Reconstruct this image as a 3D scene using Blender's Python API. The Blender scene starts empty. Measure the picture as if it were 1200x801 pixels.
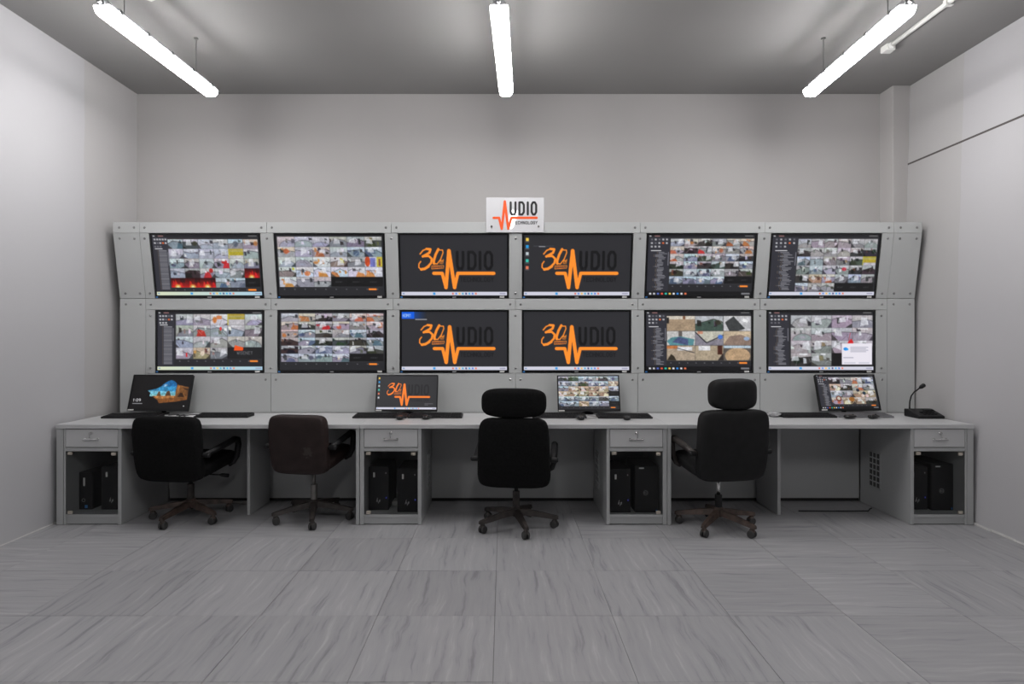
import bpy, math, random
import numpy as np
from mathutils import Vector, Matrix

C = bpy.context.scene.collection
R = math.radians
random.seed(7)

# ------------------------------------------------------------------ camera, world, exposure
H = 1.43
cam_d = bpy.data.cameras.new('camera')
cam_d.sensor_width = 36.0
cam_d.lens = 718.0 / 1200.0 * 36.0
cam_d.shift_x = 10.0 / 1200.0
cam_d.shift_y = -7.5 / 1200.0
cam_d.clip_start = 0.05
cam = bpy.data.objects.new('camera', cam_d)
C.objects.link(cam)
cam.location = (0, 0, H)
cam.rotation_euler = (R(90), 0, 0)
bpy.context.scene.camera = cam

world = bpy.data.worlds.new('world')
bpy.context.scene.world = world
world.use_nodes = True
world.node_tree.nodes['Background'].inputs[0].default_value = (0.8, 0.85, 1.0, 1)
world.node_tree.nodes['Background'].inputs[1].default_value = 0.02

vs = bpy.context.scene.view_settings
vs.view_transform = 'Standard'
vs.look = 'None'
vs.gamma = 1.0
vs.use_curve_mapping = False
EXPO = -0.25
vs.exposure = EXPO
LAMP = 66.0                    # radiance of the lamp diffusers
SCREEN = 2.0 ** (-EXPO)        # screens are shown at the brightness of their picture

# ------------------------------------------------------------------ helpers: colour and materials
def lin(c):
    return tuple((x / 12.92 if x <= 0.04045 else ((x + 0.055) / 1.055) ** 2.4) for x in c)

def s8(r, g, b):
    return lin((r / 255.0, g / 255.0, b / 255.0))

def new_mat(name):
    m = bpy.data.materials.new(name)
    m.use_nodes = True
    nt = m.node_tree
    return m, nt, nt.nodes['Principled BSDF']

def mat(name, col, rough=0.5, metal=0.0, spec=0.5, var=0.0, scale=8.0, bump=0.0, bscale=200.0, emit=0.0, coat=0.0):
    m, nt, p = new_mat(name)
    p.inputs['Base Color'].default_value = (*col, 1)
    p.inputs['Roughness'].default_value = rough
    p.inputs['Metallic'].default_value = metal
    p.inputs['Specular IOR Level'].default_value = spec
    p.inputs['Coat Weight'].default_value = coat
    tc = nt.nodes.new('ShaderNodeTexCoord')
    if var > 0:
        n = nt.nodes.new('ShaderNodeTexNoise')
        n.inputs['Scale'].default_value = scale
        n.inputs['Detail'].default_value = 4
        nt.links.new(tc.outputs['Object'], n.inputs['Vector'])
        r = nt.nodes.new('ShaderNodeValToRGB')
        r.color_ramp.elements[0].position = 0.3
        r.color_ramp.elements[1].position = 0.7
        r.color_ramp.elements[0].color = (*[c * (1 - var) for c in col], 1)
        r.color_ramp.elements[1].color = (*[min(1, c * (1 + var)) for c in col], 1)
        nt.links.new(n.outputs['Fac'], r.inputs['Fac'])
        nt.links.new(r.outputs['Color'], p.inputs['Base Color'])
    if bump > 0:
        n2 = nt.nodes.new('ShaderNodeTexNoise')
        n2.inputs['Scale'].default_value = bscale
        nt.links.new(tc.outputs['Object'], n2.inputs['Vector'])
        b = nt.nodes.new('ShaderNodeBump')
        b.inputs['Strength'].default_value = bump
        b.inputs['Distance'].default_value = 0.004
        nt.links.new(n2.outputs['Fac'], b.inputs['Height'])
        nt.links.new(b.outputs['Normal'], p.inputs['Normal'])
    if emit > 0:
        p.inputs['Emission Color'].default_value = (*col, 1)
        p.inputs['Emission Strength'].default_value = emit
    return m

def wall_mat(name, near, far, ysplit):
    """painted plaster: two coats of paint that meet in a vertical edge at world Y = ysplit"""
    m, nt, p = new_mat(name)
    p.inputs['Roughness'].default_value = 0.6
    p.inputs['Specular IOR Level'].default_value = 0.3
    tc = nt.nodes.new('ShaderNodeTexCoord')
    sx = nt.nodes.new('ShaderNodeSeparateXYZ')
    nt.links.new(tc.outputs['Object'], sx.inputs[0])
    n0 = nt.nodes.new('ShaderNodeTexNoise'); n0.inputs['Scale'].default_value = 3.0
    nt.links.new(tc.outputs['Object'], n0.inputs['Vector'])
    ad = nt.nodes.new('ShaderNodeMath'); ad.operation = 'MULTIPLY_ADD'
    ad.inputs[1].default_value = 0.03
    nt.links.new(n0.outputs['Fac'], ad.inputs[0]); nt.links.new(sx.outputs['Y'], ad.inputs[2])
    gt = nt.nodes.new('ShaderNodeMath'); gt.operation = 'GREATER_THAN'
    gt.inputs[1].default_value = ysplit + 0.015
    nt.links.new(ad.outputs[0], gt.inputs[0])
    mx = nt.nodes.new('ShaderNodeMix'); mx.data_type = 'RGBA'
    mx.inputs[6].default_value = (*near, 1); mx.inputs[7].default_value = (*far, 1)
    nt.links.new(gt.outputs[0], mx.inputs[0])
    n = nt.nodes.new('ShaderNodeTexNoise'); n.inputs['Scale'].default_value = 1.6; n.inputs['Detail'].default_value = 5
    nt.links.new(tc.outputs['Object'], n.inputs['Vector'])
    mr = nt.nodes.new('ShaderNodeMapRange')
    mr.inputs[3].default_value = 0.96; mr.inputs[4].default_value = 1.03
    nt.links.new(n.outputs['Fac'], mr.inputs[0])
    ml = nt.nodes.new('ShaderNodeMix'); ml.data_type = 'RGBA'; ml.blend_type = 'MULTIPLY'
    ml.inputs[0].default_value = 1.0
    nt.links.new(mx.outputs[2], ml.inputs[6]); nt.links.new(mr.outputs[0], ml.inputs[7])
    nt.links.new(ml.outputs[2], p.inputs['Base Color'])
    n2 = nt.nodes.new('ShaderNodeTexNoise'); n2.inputs['Scale'].default_value = 90
    nt.links.new(tc.outputs['Object'], n2.inputs['Vector'])
    b = nt.nodes.new('ShaderNodeBump'); b.inputs['Strength'].default_value = 0.12; b.inputs['Distance'].default_value = 0.004
    nt.links.new(n2.outputs['Fac'], b.inputs['Height']); nt.links.new(b.outputs['Normal'], p.inputs['Normal'])
    return m

def tile_mat(name, along_x):
    """grey veined stone-look tile; the veins run along Y (or X), each tile has its own offset"""
    m, nt, p = new_mat(name)
    p.inputs['Roughness'].default_value = 0.42
    p.inputs['Specular IOR Level'].default_value = 0.4
    tc = nt.nodes.new('ShaderNodeTexCoord')
    oi = nt.nodes.new('ShaderNodeObjectInfo')
    mu = nt.nodes.new('ShaderNodeMath'); mu.operation = 'MULTIPLY'; mu.inputs[1].default_value = 37.0
    nt.links.new(oi.outputs['Random'], mu.inputs[0])
    va = nt.nodes.new('ShaderNodeVectorMath'); va.operation = 'ADD'
    nt.links.new(tc.outputs['Object'], va.inputs[0]); nt.links.new(mu.outputs[0], va.inputs[1])
    # a slow warp that makes the veins waver
    w = nt.nodes.new('ShaderNodeTexNoise'); w.inputs['Scale'].default_value = 3.2; w.inputs['Detail'].default_value = 2
    nt.links.new(va.outputs[0], w.inputs['Vector'])
    ws = nt.nodes.new('ShaderNodeVectorMath'); ws.operation = 'SCALE'; ws.inputs['Scale'].default_value = 0.07
    nt.links.new(w.outputs['Color'], ws.inputs[0])
    vb = nt.nodes.new('ShaderNodeVectorMath'); vb.operation = 'ADD'
    nt.links.new(va.outputs[0], vb.inputs[0]); nt.links.new(ws.outputs[0], vb.inputs[1])
    mp = nt.nodes.new('ShaderNodeMapping')
    mp.inputs['Scale'].default_value = (1.8, 30, 6) if along_x else (30, 1.8, 6)
    nt.links.new(vb.outputs[0], mp.inputs['Vector'])
    n = nt.nodes.new('ShaderNodeTexNoise'); n.inputs['Scale'].default_value = 1.0; n.inputs['Detail'].default_value = 6
    n.inputs['Roughness'].default_value = 0.6
    nt.links.new(mp.outputs[0], n.inputs['Vector'])
    r = nt.nodes.new('ShaderNodeValToRGB')
    e = r.color_ramp.elements
    e[0].position = 0.30; e[0].color = (0.205, 0.205, 0.217, 1)
    e[1].position = 0.72; e[1].color = (0.42, 0.416, 0.426, 1)
    k = e.new(0.43); k.color = (0.312, 0.311, 0.323, 1)
    k = e.new(0.60); k.color = (0.342, 0.339, 0.35, 1)
    nt.links.new(n.outputs['Fac'], r.inputs['Fac'])
    mr = nt.nodes.new('ShaderNodeMapRange'); mr.inputs[3].default_value = 0.94; mr.inputs[4].default_value = 1.05
    nt.links.new(oi.outputs['Random'], mr.inputs[0])
    ml = nt.nodes.new('ShaderNodeMix'); ml.data_type = 'RGBA'; ml.blend_type = 'MULTIPLY'; ml.inputs[0].default_value = 1.0
    nt.links.new(r.outputs['Color'], ml.inputs[6]); nt.links.new(mr.outputs[0], ml.inputs[7])
    nt.links.new(ml.outputs[2], p.inputs['Base Color'])
    return m

M = {}
M['wall_back'] = wall_mat('wall_paint_back', (0.46, 0.445, 0.44), (0.46, 0.445, 0.44), 99)
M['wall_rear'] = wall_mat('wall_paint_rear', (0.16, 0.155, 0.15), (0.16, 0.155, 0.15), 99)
M['wall_left'] = wall_mat('wall_paint_left', (0.475, 0.472, 0.488), (0.445, 0.435, 0.435), 5.0)
M['wall_right'] = wall_mat('wall_paint_right', (0.475, 0.468, 0.482), (0.445, 0.435, 0.435), 4.88)
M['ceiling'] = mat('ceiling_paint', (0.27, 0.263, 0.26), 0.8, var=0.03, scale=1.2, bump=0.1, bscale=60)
M['tile_y'] = tile_mat('tile_vein_deep', False)
M['tile_x'] = tile_mat('tile_vein_cross', True)
M['grout'] = mat('grout', (0.16, 0.15, 0.145), 0.9, var=0.15, scale=20)
M['panel'] = mat('panel_laminate', (0.50, 0.512, 0.51), 0.38, var=0.012, scale=3, bump=0.05, bscale=300)
M['desk'] = mat('desk_laminate', (0.40, 0.408, 0.41), 0.36, var=0.012, scale=3, bump=0.05, bscale=300)
M['desktop'] = mat('desktop_laminate', (0.52, 0.523, 0.53), 0.33, var=0.01, scale=3)
M['chrome'] = mat('chrome', (0.75, 0.75, 0.74), 0.22, 1.0)
M['steel'] = mat('bolt_steel', (0.30, 0.30, 0.30), 0.35, 0.9)
M['black'] = mat('black_plastic', (0.010, 0.010, 0.011), 0.5, var=0.2, spec=0.3)
M['gloss_black'] = mat('gloss_black', (0.01, 0.01, 0.011), 0.25)
M['key'] = mat('key_plastic', (0.014, 0.014, 0.015), 0.55, spec=0.25)
M['vent_dark'] = mat('vent_shadow', (0.07, 0.07, 0.07), 0.8)
M['fabric'] = mat('black_fabric', (0.0075, 0.0075, 0.0078), 0.95, spec=0.12, var=0.25, scale=60, bump=0.35, bscale=500)
M['leather'] = mat('black_leather', (0.010, 0.010, 0.0105), 0.6, spec=0.25, var=0.2, scale=20, bump=0.25, bscale=220)
M['brown'] = mat('brown_leather', (0.021, 0.0125, 0.0115), 0.55, spec=0.28, var=0.25, scale=14, bump=0.25, bscale=220)
M['base'] = mat('worn_black_base', (0.030, 0.024, 0.022), 0.5, var=0.6, scale=18)
M['base_brown'] = mat('worn_brown_base', (0.060, 0.040, 0.032), 0.5, var=0.6, scale=18)
M['wheel'] = mat('caster_rubber', (0.035, 0.034, 0.034), 0.6, var=0.3, scale=30)
M['grey_steel'] = mat('dull_steel', (0.22, 0.21, 0.20), 0.4, 0.8, var=0.2, scale=20)
M['clip'] = mat('door_clip', (0.55, 0.50, 0.43), 0.35, 0.5)
M['pc'] = mat('pc_plastic', (0.007, 0.007, 0.0075), 0.55, spec=0.25)
M['pc_front'] = mat('pc_front', (0.010, 0.010, 0.011), 0.5, spec=0.3, var=0.15, scale=60)
M['white'] = mat('white_label', (0.7, 0.7, 0.68), 0.5)
M['blue'] = mat('blue_label', (0.05, 0.22, 0.55), 0.4)
M['logo_grey'] = mat('logo_grey', (0.42, 0.42, 0.43), 0.4, 0.3)
M['led'] = mat('led_blue', (0.1, 0.12, 0.9), 0.4, emit=0.5)
M['paper'] = mat('paper', (0.72, 0.72, 0.72), 0.7)
M['grey_key'] = mat('grey_keyboard', (0.16, 0.16, 0.17), 0.45)
M['lamp_body'] = mat('lamp_housing', (0.33, 0.33, 0.34), 0.5)
M['lamp_clip'] = mat('lamp_clip', (0.12, 0.12, 0.125), 0.4)
M['wire'] = mat('hanger_wire', (0.25, 0.25, 0.25), 0.4, 0.8)
M['conduit'] = mat('white_conduit', (0.62, 0.62, 0.60), 0.4)
M['acrylic'] = mat('frosted_acrylic', (0.66, 0.66, 0.68), 0.03, spec=0.5)
M['print_black'] = mat('print_black', (0.012, 0.012, 0.014), 0.3)
M['print_orange'] = mat('print_orange', s8(247, 90, 26), 0.35)
M['plastic_film'] = mat('crumpled_film', (0.42, 0.42, 0.43), 0.2)
M['cable'] = mat('pale_cable', (0.30, 0.29, 0.28), 0.5)
M['dark_void'] = mat('shadow_gap', (0.02, 0.02, 0.02), 0.9)
M['caulk'] = mat('caulk', (0.62, 0.61, 0.60), 0.8, var=0.1, scale=12)
M['crack'] = mat('joint_line', (0.10, 0.09, 0.085), 0.9)

def scuff(m, centre, radius, col):
    """a worn pale patch in the leather"""
    nt = m.node_tree; p = nt.nodes['Principled BSDF']
    tc = nt.nodes.new('ShaderNodeTexCoord')
    d = nt.nodes.new('ShaderNodeVectorMath'); d.operation = 'DISTANCE'; d.inputs[1].default_value = centre
    nt.links.new(tc.outputs['Object'], d.inputs[0])
    n = nt.nodes.new('ShaderNodeTexNoise'); n.inputs['Scale'].default_value = 45; n.inputs['Detail'].default_value = 3
    nt.links.new(tc.outputs['Object'], n.inputs['Vector'])
    a = nt.nodes.new('ShaderNodeMath'); a.operation = 'MULTIPLY_ADD'; a.inputs[1].default_value = -1.0 / radius; a.inputs[2].default_value = 0.85
    nt.links.new(d.outputs['Value'], a.inputs[0])
    b = nt.nodes.new('ShaderNodeMath'); b.operation = 'ADD'
    nt.links.new(a.outputs[0], b.inputs[0]); nt.links.new(n.outputs['Fac'], b.inputs[1])
    r = nt.nodes.new('ShaderNodeMapRange'); r.inputs[1].default_value = 0.82; r.inputs[2].default_value = 1.05; r.inputs[4].default_value = 0.8
    nt.links.new(b.outputs[0], r.inputs[0])
    mx = nt.nodes.new('ShaderNodeMix'); mx.data_type = 'RGBA'
    src = p.inputs['Base Color'].links[0].from_socket
    nt.links.new(r.outputs[0], mx.inputs[0]); nt.links.new(src, mx.inputs[6]); mx.inputs[7].default_value = (*col, 1)
    nt.links.new(mx.outputs[2], p.inputs['Base Color'])
scuff(M['brown'], (.10, -.31, .575), .08, (0.05, 0.04, 0.037))

def diffuser_mat():
    m, nt, p = new_mat('lamp_diffuser')
    p.inputs['Base Color'].default_value = (0.8, 0.8, 0.8, 1)
    p.inputs['Emission Color'].default_value = (1.0, 0.985, 0.98, 1)
    p.inputs['Emission Strength'].default_value = LAMP
    return m
M['diffuser'] = diffuser_mat()

def glass_mat():
    m = bpy.data.materials.new('smoked_door_glass'); m.use_nodes = True
    nt = m.node_tree; nt.nodes.remove(nt.nodes['Principled BSDF'])
    t = nt.nodes.new('ShaderNodeBsdfTransparent'); t.inputs[0].default_value = (0.90, 0.905, 0.905, 1)
    g = nt.nodes.new('ShaderNodeBsdfGlossy'); g.inputs['Roughness'].default_value = 0.03
    f = nt.nodes.new('ShaderNodeFresnel'); f.inputs[0].default_value = 1.2
    mx = nt.nodes.new('ShaderNodeMixShader')
    nt.links.new(f.outputs[0], mx.inputs[0]); nt.links.new(t.outputs[0], mx.inputs[1]); nt.links.new(g.outputs[0], mx.inputs[2])
    nt.links.new(mx.outputs[0], nt.nodes['Material Output'].inputs[0])
    return m
M['glass'] = glass_mat()

def screen_mat():
    m, nt, p = new_mat('lit_display')
    a = nt.nodes.new('ShaderNodeAttribute'); a.attribute_name = 'picture'
    p.inputs['Base Color'].default_value = (0.01, 0.01, 0.01, 1)
    p.inputs['Roughness'].default_value = 0.35
    p.inputs['Specular IOR Level'].default_value = 0.3
    nt.links.new(a.outputs['Color'], p.inputs['Emission Color'])
    p.inputs['Emission Strength'].default_value = SCREEN
    return m
M['screen'] = screen_mat()

# ------------------------------------------------------------------ helpers: geometry
class MB:
    def __init__(s):
        s.v = []; s.f = []
    def add(s, vs_, fs_):
        b = len(s.v)
        s.v += [tuple(p) for p in vs_]
        s.f += [tuple(i + b for i in f) for f in fs_]
        return s
    def box(s, x0, x1, y0, y1, z0, z1):
        v = [(x0, y0, z0), (x1, y0, z0), (x1, y1, z0), (x0, y1, z0), (x0, y0, z1), (x1, y0, z1), (x1, y1, z1), (x0, y1, z1)]
        return s.add(v, [(0, 3, 2, 1), (4, 5, 6, 7), (0, 1, 5, 4), (1, 2, 6, 5), (2, 3, 7, 6), (3, 0, 4, 7)])
    def prism(s, poly, axis, a0, a1):
        """poly: 2-D outline; axis 'x' -> (y,z), 'y' -> (x,z), 'z' -> (x,y)"""
        def p3(p, a):
            return {'x': (a, p[0], p[1]), 'y': (p[0], a, p[1]), 'z': (p[0], p[1], a)}[axis]
        n = len(poly)
        v = [p3(p, a0) for p in poly] + [p3(p, a1) for p in poly]
        f = [tuple(range(n))[::-1], tuple(range(n, 2 * n))]
        f += [(i, (i + 1) % n, n + (i + 1) % n, n + i) for i in range(n)]
        return s.add(v, f)
    def tube(s, pts, r, n=8, cap=True):
        pts = [Vector(p) for p in pts]
        rs = r if isinstance(r, (list, tuple)) else [r] * len(pts)
        vs_ = []; fs_ = []
        ref = None
        for i, p in enumerate(pts):
            t = (pts[min(i + 1, len(pts) - 1)] - pts[max(i - 1, 0)]).normalized()
            if ref is None:
                ref = Vector((0, 0, 1)) if abs(t.z) < 0.9 else Vector((1, 0, 0))
            u = (ref - t * ref.dot(t)).normalized(); w = t.cross(u); ref = u
            for k in range(n):
                a = 2 * math.pi * (k + 0.5) / n
                vs_.append(p + (u * math.cos(a) + w * math.sin(a)) * rs[i])
        for i in range(len(pts) - 1):
            for k in range(n):
                fs_.append((i * n + k, i * n + (k + 1) % n, (i + 1) * n + (k + 1) % n, (i + 1) * n + k))
        if cap:
            fs_.append(tuple(range(n))[::-1]); fs_.append(tuple(range((len(pts) - 1) * n, len(pts) * n)))
        return s.add(vs_, fs_)
    def pillow(s, c, h, k=5.0, n=9, fn=None):
        """rounded cushion: cube grid pushed onto a superellipsoid with half sizes h"""
        idx = {}; vs_ = []; fs_ = []
        def vid(p):
            key = tuple(round(q, 5) for q in p)
            if key not in idx:
                d = (abs(p[0]) ** k + abs(p[1]) ** k + abs(p[2]) ** k) ** (1.0 / k)
                q = [x / d for x in p]
                q = [q[0] * h[0], q[1] * h[1], q[2] * h[2]]
                if fn: q = fn(*q)
                idx[key] = len(vs_); vs_.append((c[0] + q[0], c[1] + q[1], c[2] + q[2]))
            return idx[key]
        # denser near the edges
        g = [math.sin(math.pi / 2 * (2.0 * i / n - 1)) for i in range(n + 1)]
        for ax in range(3):
            for sg in (-1, 1):
                for i in range(n):
                    for j in range(n):
                        q = []
                        for (a, b) in ((i, j), (i + 1, j), (i + 1, j + 1), (i, j + 1)):
                            p = [0, 0, 0]; p[ax] = sg; p[(ax + 1) % 3] = g[a]; p[(ax + 2) % 3] = g[b]
                            q.append(vid(p))
                        fs_.append(tuple(q) if sg > 0 else tuple(q[::-1]))
        return s.add(vs_, fs_)
    def ribbon(s, lines, w, y, to3, step=3e-5):
        """flat strokes: lines of 2-D points, width w, joined with round ends; each piece a hair above the last"""
        for li in lines:
            for (p, q) in zip(li[:-1], li[1:]):
                d = Vector((q[0] - p[0], q[1] - p[1])); L = d.length
                if L < 1e-9: continue
                nx, ny = -d.y / L * w / 2, d.x / L * w / 2
                y += step
                s.add([to3(p[0] + nx, p[1] + ny, y), to3(p[0] - nx, p[1] - ny, y), to3(q[0] - nx, q[1] - ny, y), to3(q[0] + nx, q[1] + ny, y)], [(0, 1, 2, 3)])
            for p in li:
                y += step
                s.add([to3(p[0] + w / 2 * math.cos(a * math.pi / 4), p[1] + w / 2 * math.sin(a * math.pi / 4), y) for a in range(8)], [tuple(range(8))])
        return s

def wloc(o):
    v = Vector((0, 0, 0))
    while o is not None:
        v += o.location; o = o.parent
    return v

def obj(name, mb, m, parent=None, smooth=False, bevel=0.0, seg=1, kind=None):
    """link the collected geometry (world coordinates) as ONE mesh object"""
    off = wloc(parent) if parent else Vector((0, 0, 0))
    me = bpy.data.meshes.new(name)
    me.from_pydata([(x - off.x, y - off.y, z - off.z) for x, y, z in mb.v], [], mb.f)
    me.update()
    if smooth:
        me.polygons.foreach_set('use_smooth', [True] * len(me.polygons))
    me.materials.append(M[m])
    o = bpy.data.objects.new(name, me); C.objects.link(o)
    if parent: o.parent = parent
    if bevel > 0:
        b = o.modifiers.new('bevel', 'BEVEL'); b.width = bevel; b.segments = seg
        b.limit_method = 'ANGLE'; b.angle_limit = R(40)
    if kind: o['kind'] = kind
    return o

def thing(name, label, cat, loc, group=None):
    o = bpy.data.objects.new(name, None); C.objects.link(o)
    o.location = loc; o.empty_display_size = 0.05
    o['label'] = label; o['category'] = cat
    if group: o['group'] = group
    return o

def tag(o, label, cat, group=None):
    o['label'] = label; o['category'] = cat
    if group: o['group'] = group
    return o

def copy_tree(o, parent=None):
    c = o.copy(); C.objects.link(c)
    if parent is not None: c.parent = parent
    for ch in list(o.children):
        copy_tree(ch, c)
    return c

# stroke font: polylines in a unit box, y downwards
FONT = {
    'U': [[(0, 0), (0, .78), (.2, 1), (.8, 1), (1, .78), (1, 0)]],
    'D': [[(0, 0), (.65, 0), (1, .2), (1, .8), (.65, 1), (0, 1), (0, 0)]],
    'I': [[(.5, 0), (.5, 1)]],
    'O': [[(.3, 0), (.7, 0), (1, .2), (1, .8), (.7, 1), (.3, 1), (0, .8), (0, .2), (.3, 0)]],
    'T': [[(0, 0), (1, 0)], [(.5, 0), (.5, 1)]],
    'E': [[(1, 0), (0, 0), (0, 1), (1, 1)], [(0, .5), (.8, .5)]],
    'C': [[(1, .22), (.7, 0), (.3, 0), (0, .2), (0, .8), (.3, 1), (.7, 1), (1, .78)]],
    'H': [[(0, 0), (0, 1)], [(1, 0), (1, 1)], [(0, .5), (1, .5)]],
    'N': [[(0, 1), (0, 0), (1, 1), (1, 0)]],
    'L': [[(0, 0), (0, 1), (1, 1)]],
    'G': [[(1, .2), (.7, 0), (.3, 0), (0, .2), (0, .8), (.3, 1), (.7, 1), (1, .8), (1, .52), (.6, .52)]],
    'Y': [[(0, 0), (.5, .5), (1, 0)], [(.5, .5), (.5, 1)]],
    'W': [[(0, 0), (.25, 1), (.5, .3), (.75, 1), (1, 0)]],
    'S': [[(1, .1), (.7, 0), (.3, 0), (0, .2), (.2, .45), (.8, .55), (1, .8), (.7, 1), (.3, 1), (0, .9)]],
    'M': [[(0, 1), (0, 0), (.5, .6), (1, 0), (1, 1)]],
    '1': [[(.2, .2), (.55, 0), (.55, 1)]],
    '0': [[(.3, 0), (.7, 0), (1, .2), (1, .8), (.7, 1), (.3, 1), (0, .8), (0, .2), (.3, 0)]],
    '9': [[(1, .45), (.3, .55), (0, .3), (.3, 0), (.7, 0), (1, .3), (1, .7), (.6, 1)]],
    ':': [[(.5, .25), (.5, .32)], [(.5, .7), (.5, .77)]],
}
def word(txt, x, y, cw, ch, gap):
    out = []
    for c in txt:
        wd = cw * (0.12 if c in 'I:' else 1.0)
        if c in FONT:
            for li in FONT[c]:
                out.append([((x + (wd / 2 if c in 'I' else p[0] * wd)), y + p[1] * ch) for p in li])
        x += wd + gap
    return out

# ------------------------------------------------------------------ the setting
XL, YB, ZC = -3.42, 5.72, 3.684
YR = -8.0

def struct(name, mb, m, parent=None, **k):
    o = obj(name, mb, m, parent, **k)
    if parent is None: o['kind'] = 'structure'
    return o

# floor: a bed of grout that carries the tiles, one object each
floor = struct('floor', MB().box(-3.7, 3.9, YR - 0.2, YB + 0.2, -0.12, -0.004), 'grout')
T0x, T0y, TS = -0.044, 2.532, 0.600
tile_me = {}
for key in ('tile_y', 'tile_x'):
    t = obj('tile', MB().box(-TS / 2 + .001, TS / 2 - .001, -TS / 2 + .001, TS / 2 - .001, -0.009, 0.0), key, floor, bevel=0.0012)
    tile_me[key] = t
# tiles whose veins run across the room, by (column, row); column 0 starts at T0x, row 0 at T0y
cross = {(-5, 0), (-5, 1), (-5, 2), (-6, 0), (-6, 1), (-6, 2), (-5, -1), (-6, -1), (-4, 3), (-5, 3),
         (2, 1), (3, 1), (3, 0), (2, 2), (3, 2), (4, 2), (3, 3), (4, 0), (1, 3), (-3, 3), (-1, 4), (1, 4), (4, 4), (5, 0), (3, -1), (-2, 4)}
first = {'tile_y': True, 'tile_x': True}
for j in range(-2, 6):
    for i in range(-6, 7):
        x0 = T0x + i * TS; y0 = T0y + j * 0.600
        if x0 + TS < XL or x0 > 3.6: continue
        key = 'tile_x' if (i, j) in cross else 'tile_y'
        src = tile_me[key]
        if first[key]:
            o = src; first[key] = False
        else:
            o = src.copy(); C.objects.link(o)
        o.parent = floor
        o.location = (x0 + TS / 2, y0 + 0.3, random.uniform(-0.0012, 0.0))
        o.rotation_euler = (R(random.uniform(-.05, .05)), R(random.uniform(-.05, .05)), 0)
# the rest of the floor behind the camera
obj('tile_field', MB().box(-3.6, 3.75, YR, T0y - 1.2, -0.01, -0.001), 'tile_y', floor)['kind'] = 'stuff'

wall_b = struct('wall_back', MB().box(-3.6, 3.9, YB, YB + 0.15, -0.1, ZC + 0.1), 'wall_back')
wall_l = struct('wall_left', MB().box(XL - 0.15, XL, YR, YB + 0.1, -0.1, ZC + 0.1), 'wall_left')
wr = MB().prism([(3.565, -0.1), (3.80, -0.1), (3.86, ZC + 0.1), (3.675, ZC + 0.1)], 'y', YR, YB + 0.1)
wall_r = struct('wall_right', wr, 'wall_right')
struct('wall_rear', MB().box(-3.6, 3.9, YR - 0.15, YR, -0.1, ZC + 0.1), 'wall_rear')
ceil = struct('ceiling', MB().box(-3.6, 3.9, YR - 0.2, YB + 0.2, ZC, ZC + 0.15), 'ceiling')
# corner column at the right
struct('trim_1', MB().box(3.515, 3.72, 5.53, YB + 0.01, 0.0, ZC + 0.005), 'wall_back', bevel=0.004)
# the dark joint line that climbs nothing but runs level along the right wall
def xr(z): return 3.565 + (3.675 - 3.565) * (z + 0.1) / (ZC + 0.2)
zj = 2.975
struct('trim_2', MB().box(xr(zj) - 0.004, xr(zj) + 0.01, YR, 5.53, zj - 0.007, zj + 0.007), 'crack')
# rough plaster bead along the foot of the side walls
def bead(x, sgn, y0, y1):
    m = MB(); n = 40
    for i in range(n):
        ya = y0 + (y1 - y0) * i / n; yb = y0 + (y1 - y0) * (i + 1) / n
        w = random.uniform(0.004, 0.012); h = random.uniform(0.004, 0.016)
        m.box(min(x, x + sgn * w), max(x, x + sgn * w), ya, yb, -0.002, h)
    return m
struct('baseboard_left', bead(XL, 1, 1.5, 5.6), 'caulk')
struct('baseboard_right', bead(3.567, -1, 1.5, 5.6), 'caulk')

# ------------------------------------------------------------------ ceiling lamps and fittings
def lamp(label, x, yc, zb=3.32, group=None):
    L = 0.635
    t = thing('batten_lamp', label, 'lamp', (0, 0, ZC), group)
    prof_h = [(-.048, .052), (.048, .052), (.036, .088), (-.036, .088)]
    obj('housing', MB().prism([(a, zb + b - 0.0) for a, b in prof_h], 'y', -L + .004, L - .004), 'lamp_body', t, bevel=0.004)
    # the diffuser: a rounded trough that also closes the ends
    ys = [(-L, .55), (-L + .012, .88), (-L + .03, 1), (L - .03, 1), (L - .012, .88), (L, .55)]
    half = [(.0545, .056), (.0515, .032), (.043, .012), (.030, .002), (.0, .0)]
    prof = half + [(-a, b) for a, b in half[-2::-1]]
    v = []; f = []; n = len(prof)
    for (y, s) in ys:
        for (a, b) in prof:
            v.append((a * (0.75 + 0.25 * s), y, zb + .056 + (b - .056) * s))
    for i in range(len(ys) - 1):
        for k in range(n - 1):
            f.append((i * n + k, i * n + k + 1, (i + 1) * n + k + 1, (i + 1) * n + k))
        f.append((i * n + n - 1, i * n, (i + 1) * n, (i + 1) * n + n - 1))
    f.append(tuple(range(n))[::-1]); f.append(tuple(range((len(ys) - 1) * n, len(ys) * n)))
    obj('diffuser', MB().add(v, f), 'diffuser', t)
    for k in range(5):
        for sg in (-1, 1):
            yy = -L + 0.10 + k * (2 * L - 0.2) / 4
            obj('clip', MB().box(sg * .044 - .012, sg * .044 + .012, yy - .014, yy + .014, zb + .048, zb + .078), 'lamp_clip', t, bevel=0.003)
    for yy in (-0.43, 0.40):
        obj('hanger', MB().tube([(0, yy, zb + .085), (0, yy, ZC - 0.001)], 0.0035, 6).box(-.02, .02, yy - .02, yy + .02, zb + .086, zb + .094)
            .tube([(0, yy, ZC - .012), (0, yy, ZC - .0005)], 0.016, 10), 'wire', t)
    obj('cable_gland', MB().tube([(0, -L + .004, zb + .07), (0, -L - .03, zb + .07)], 0.012, 8).box(-.02, .02, -L - .006, -L + .01, zb + .054, zb + .09), 'lamp_body', t)
    t.location = (x, yc, ZC)
    t.rotation_euler = (0, 0, R(-2.2))
    return t
lamp('long white batten lamp hanging above the left side of the desks', -2.345, 4.245, group='batten lamps above the desks')
lamp('middle batten lamp hanging straight above the acrylic logo sign', -0.003, 4.245, group='batten lamps above the desks')
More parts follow.
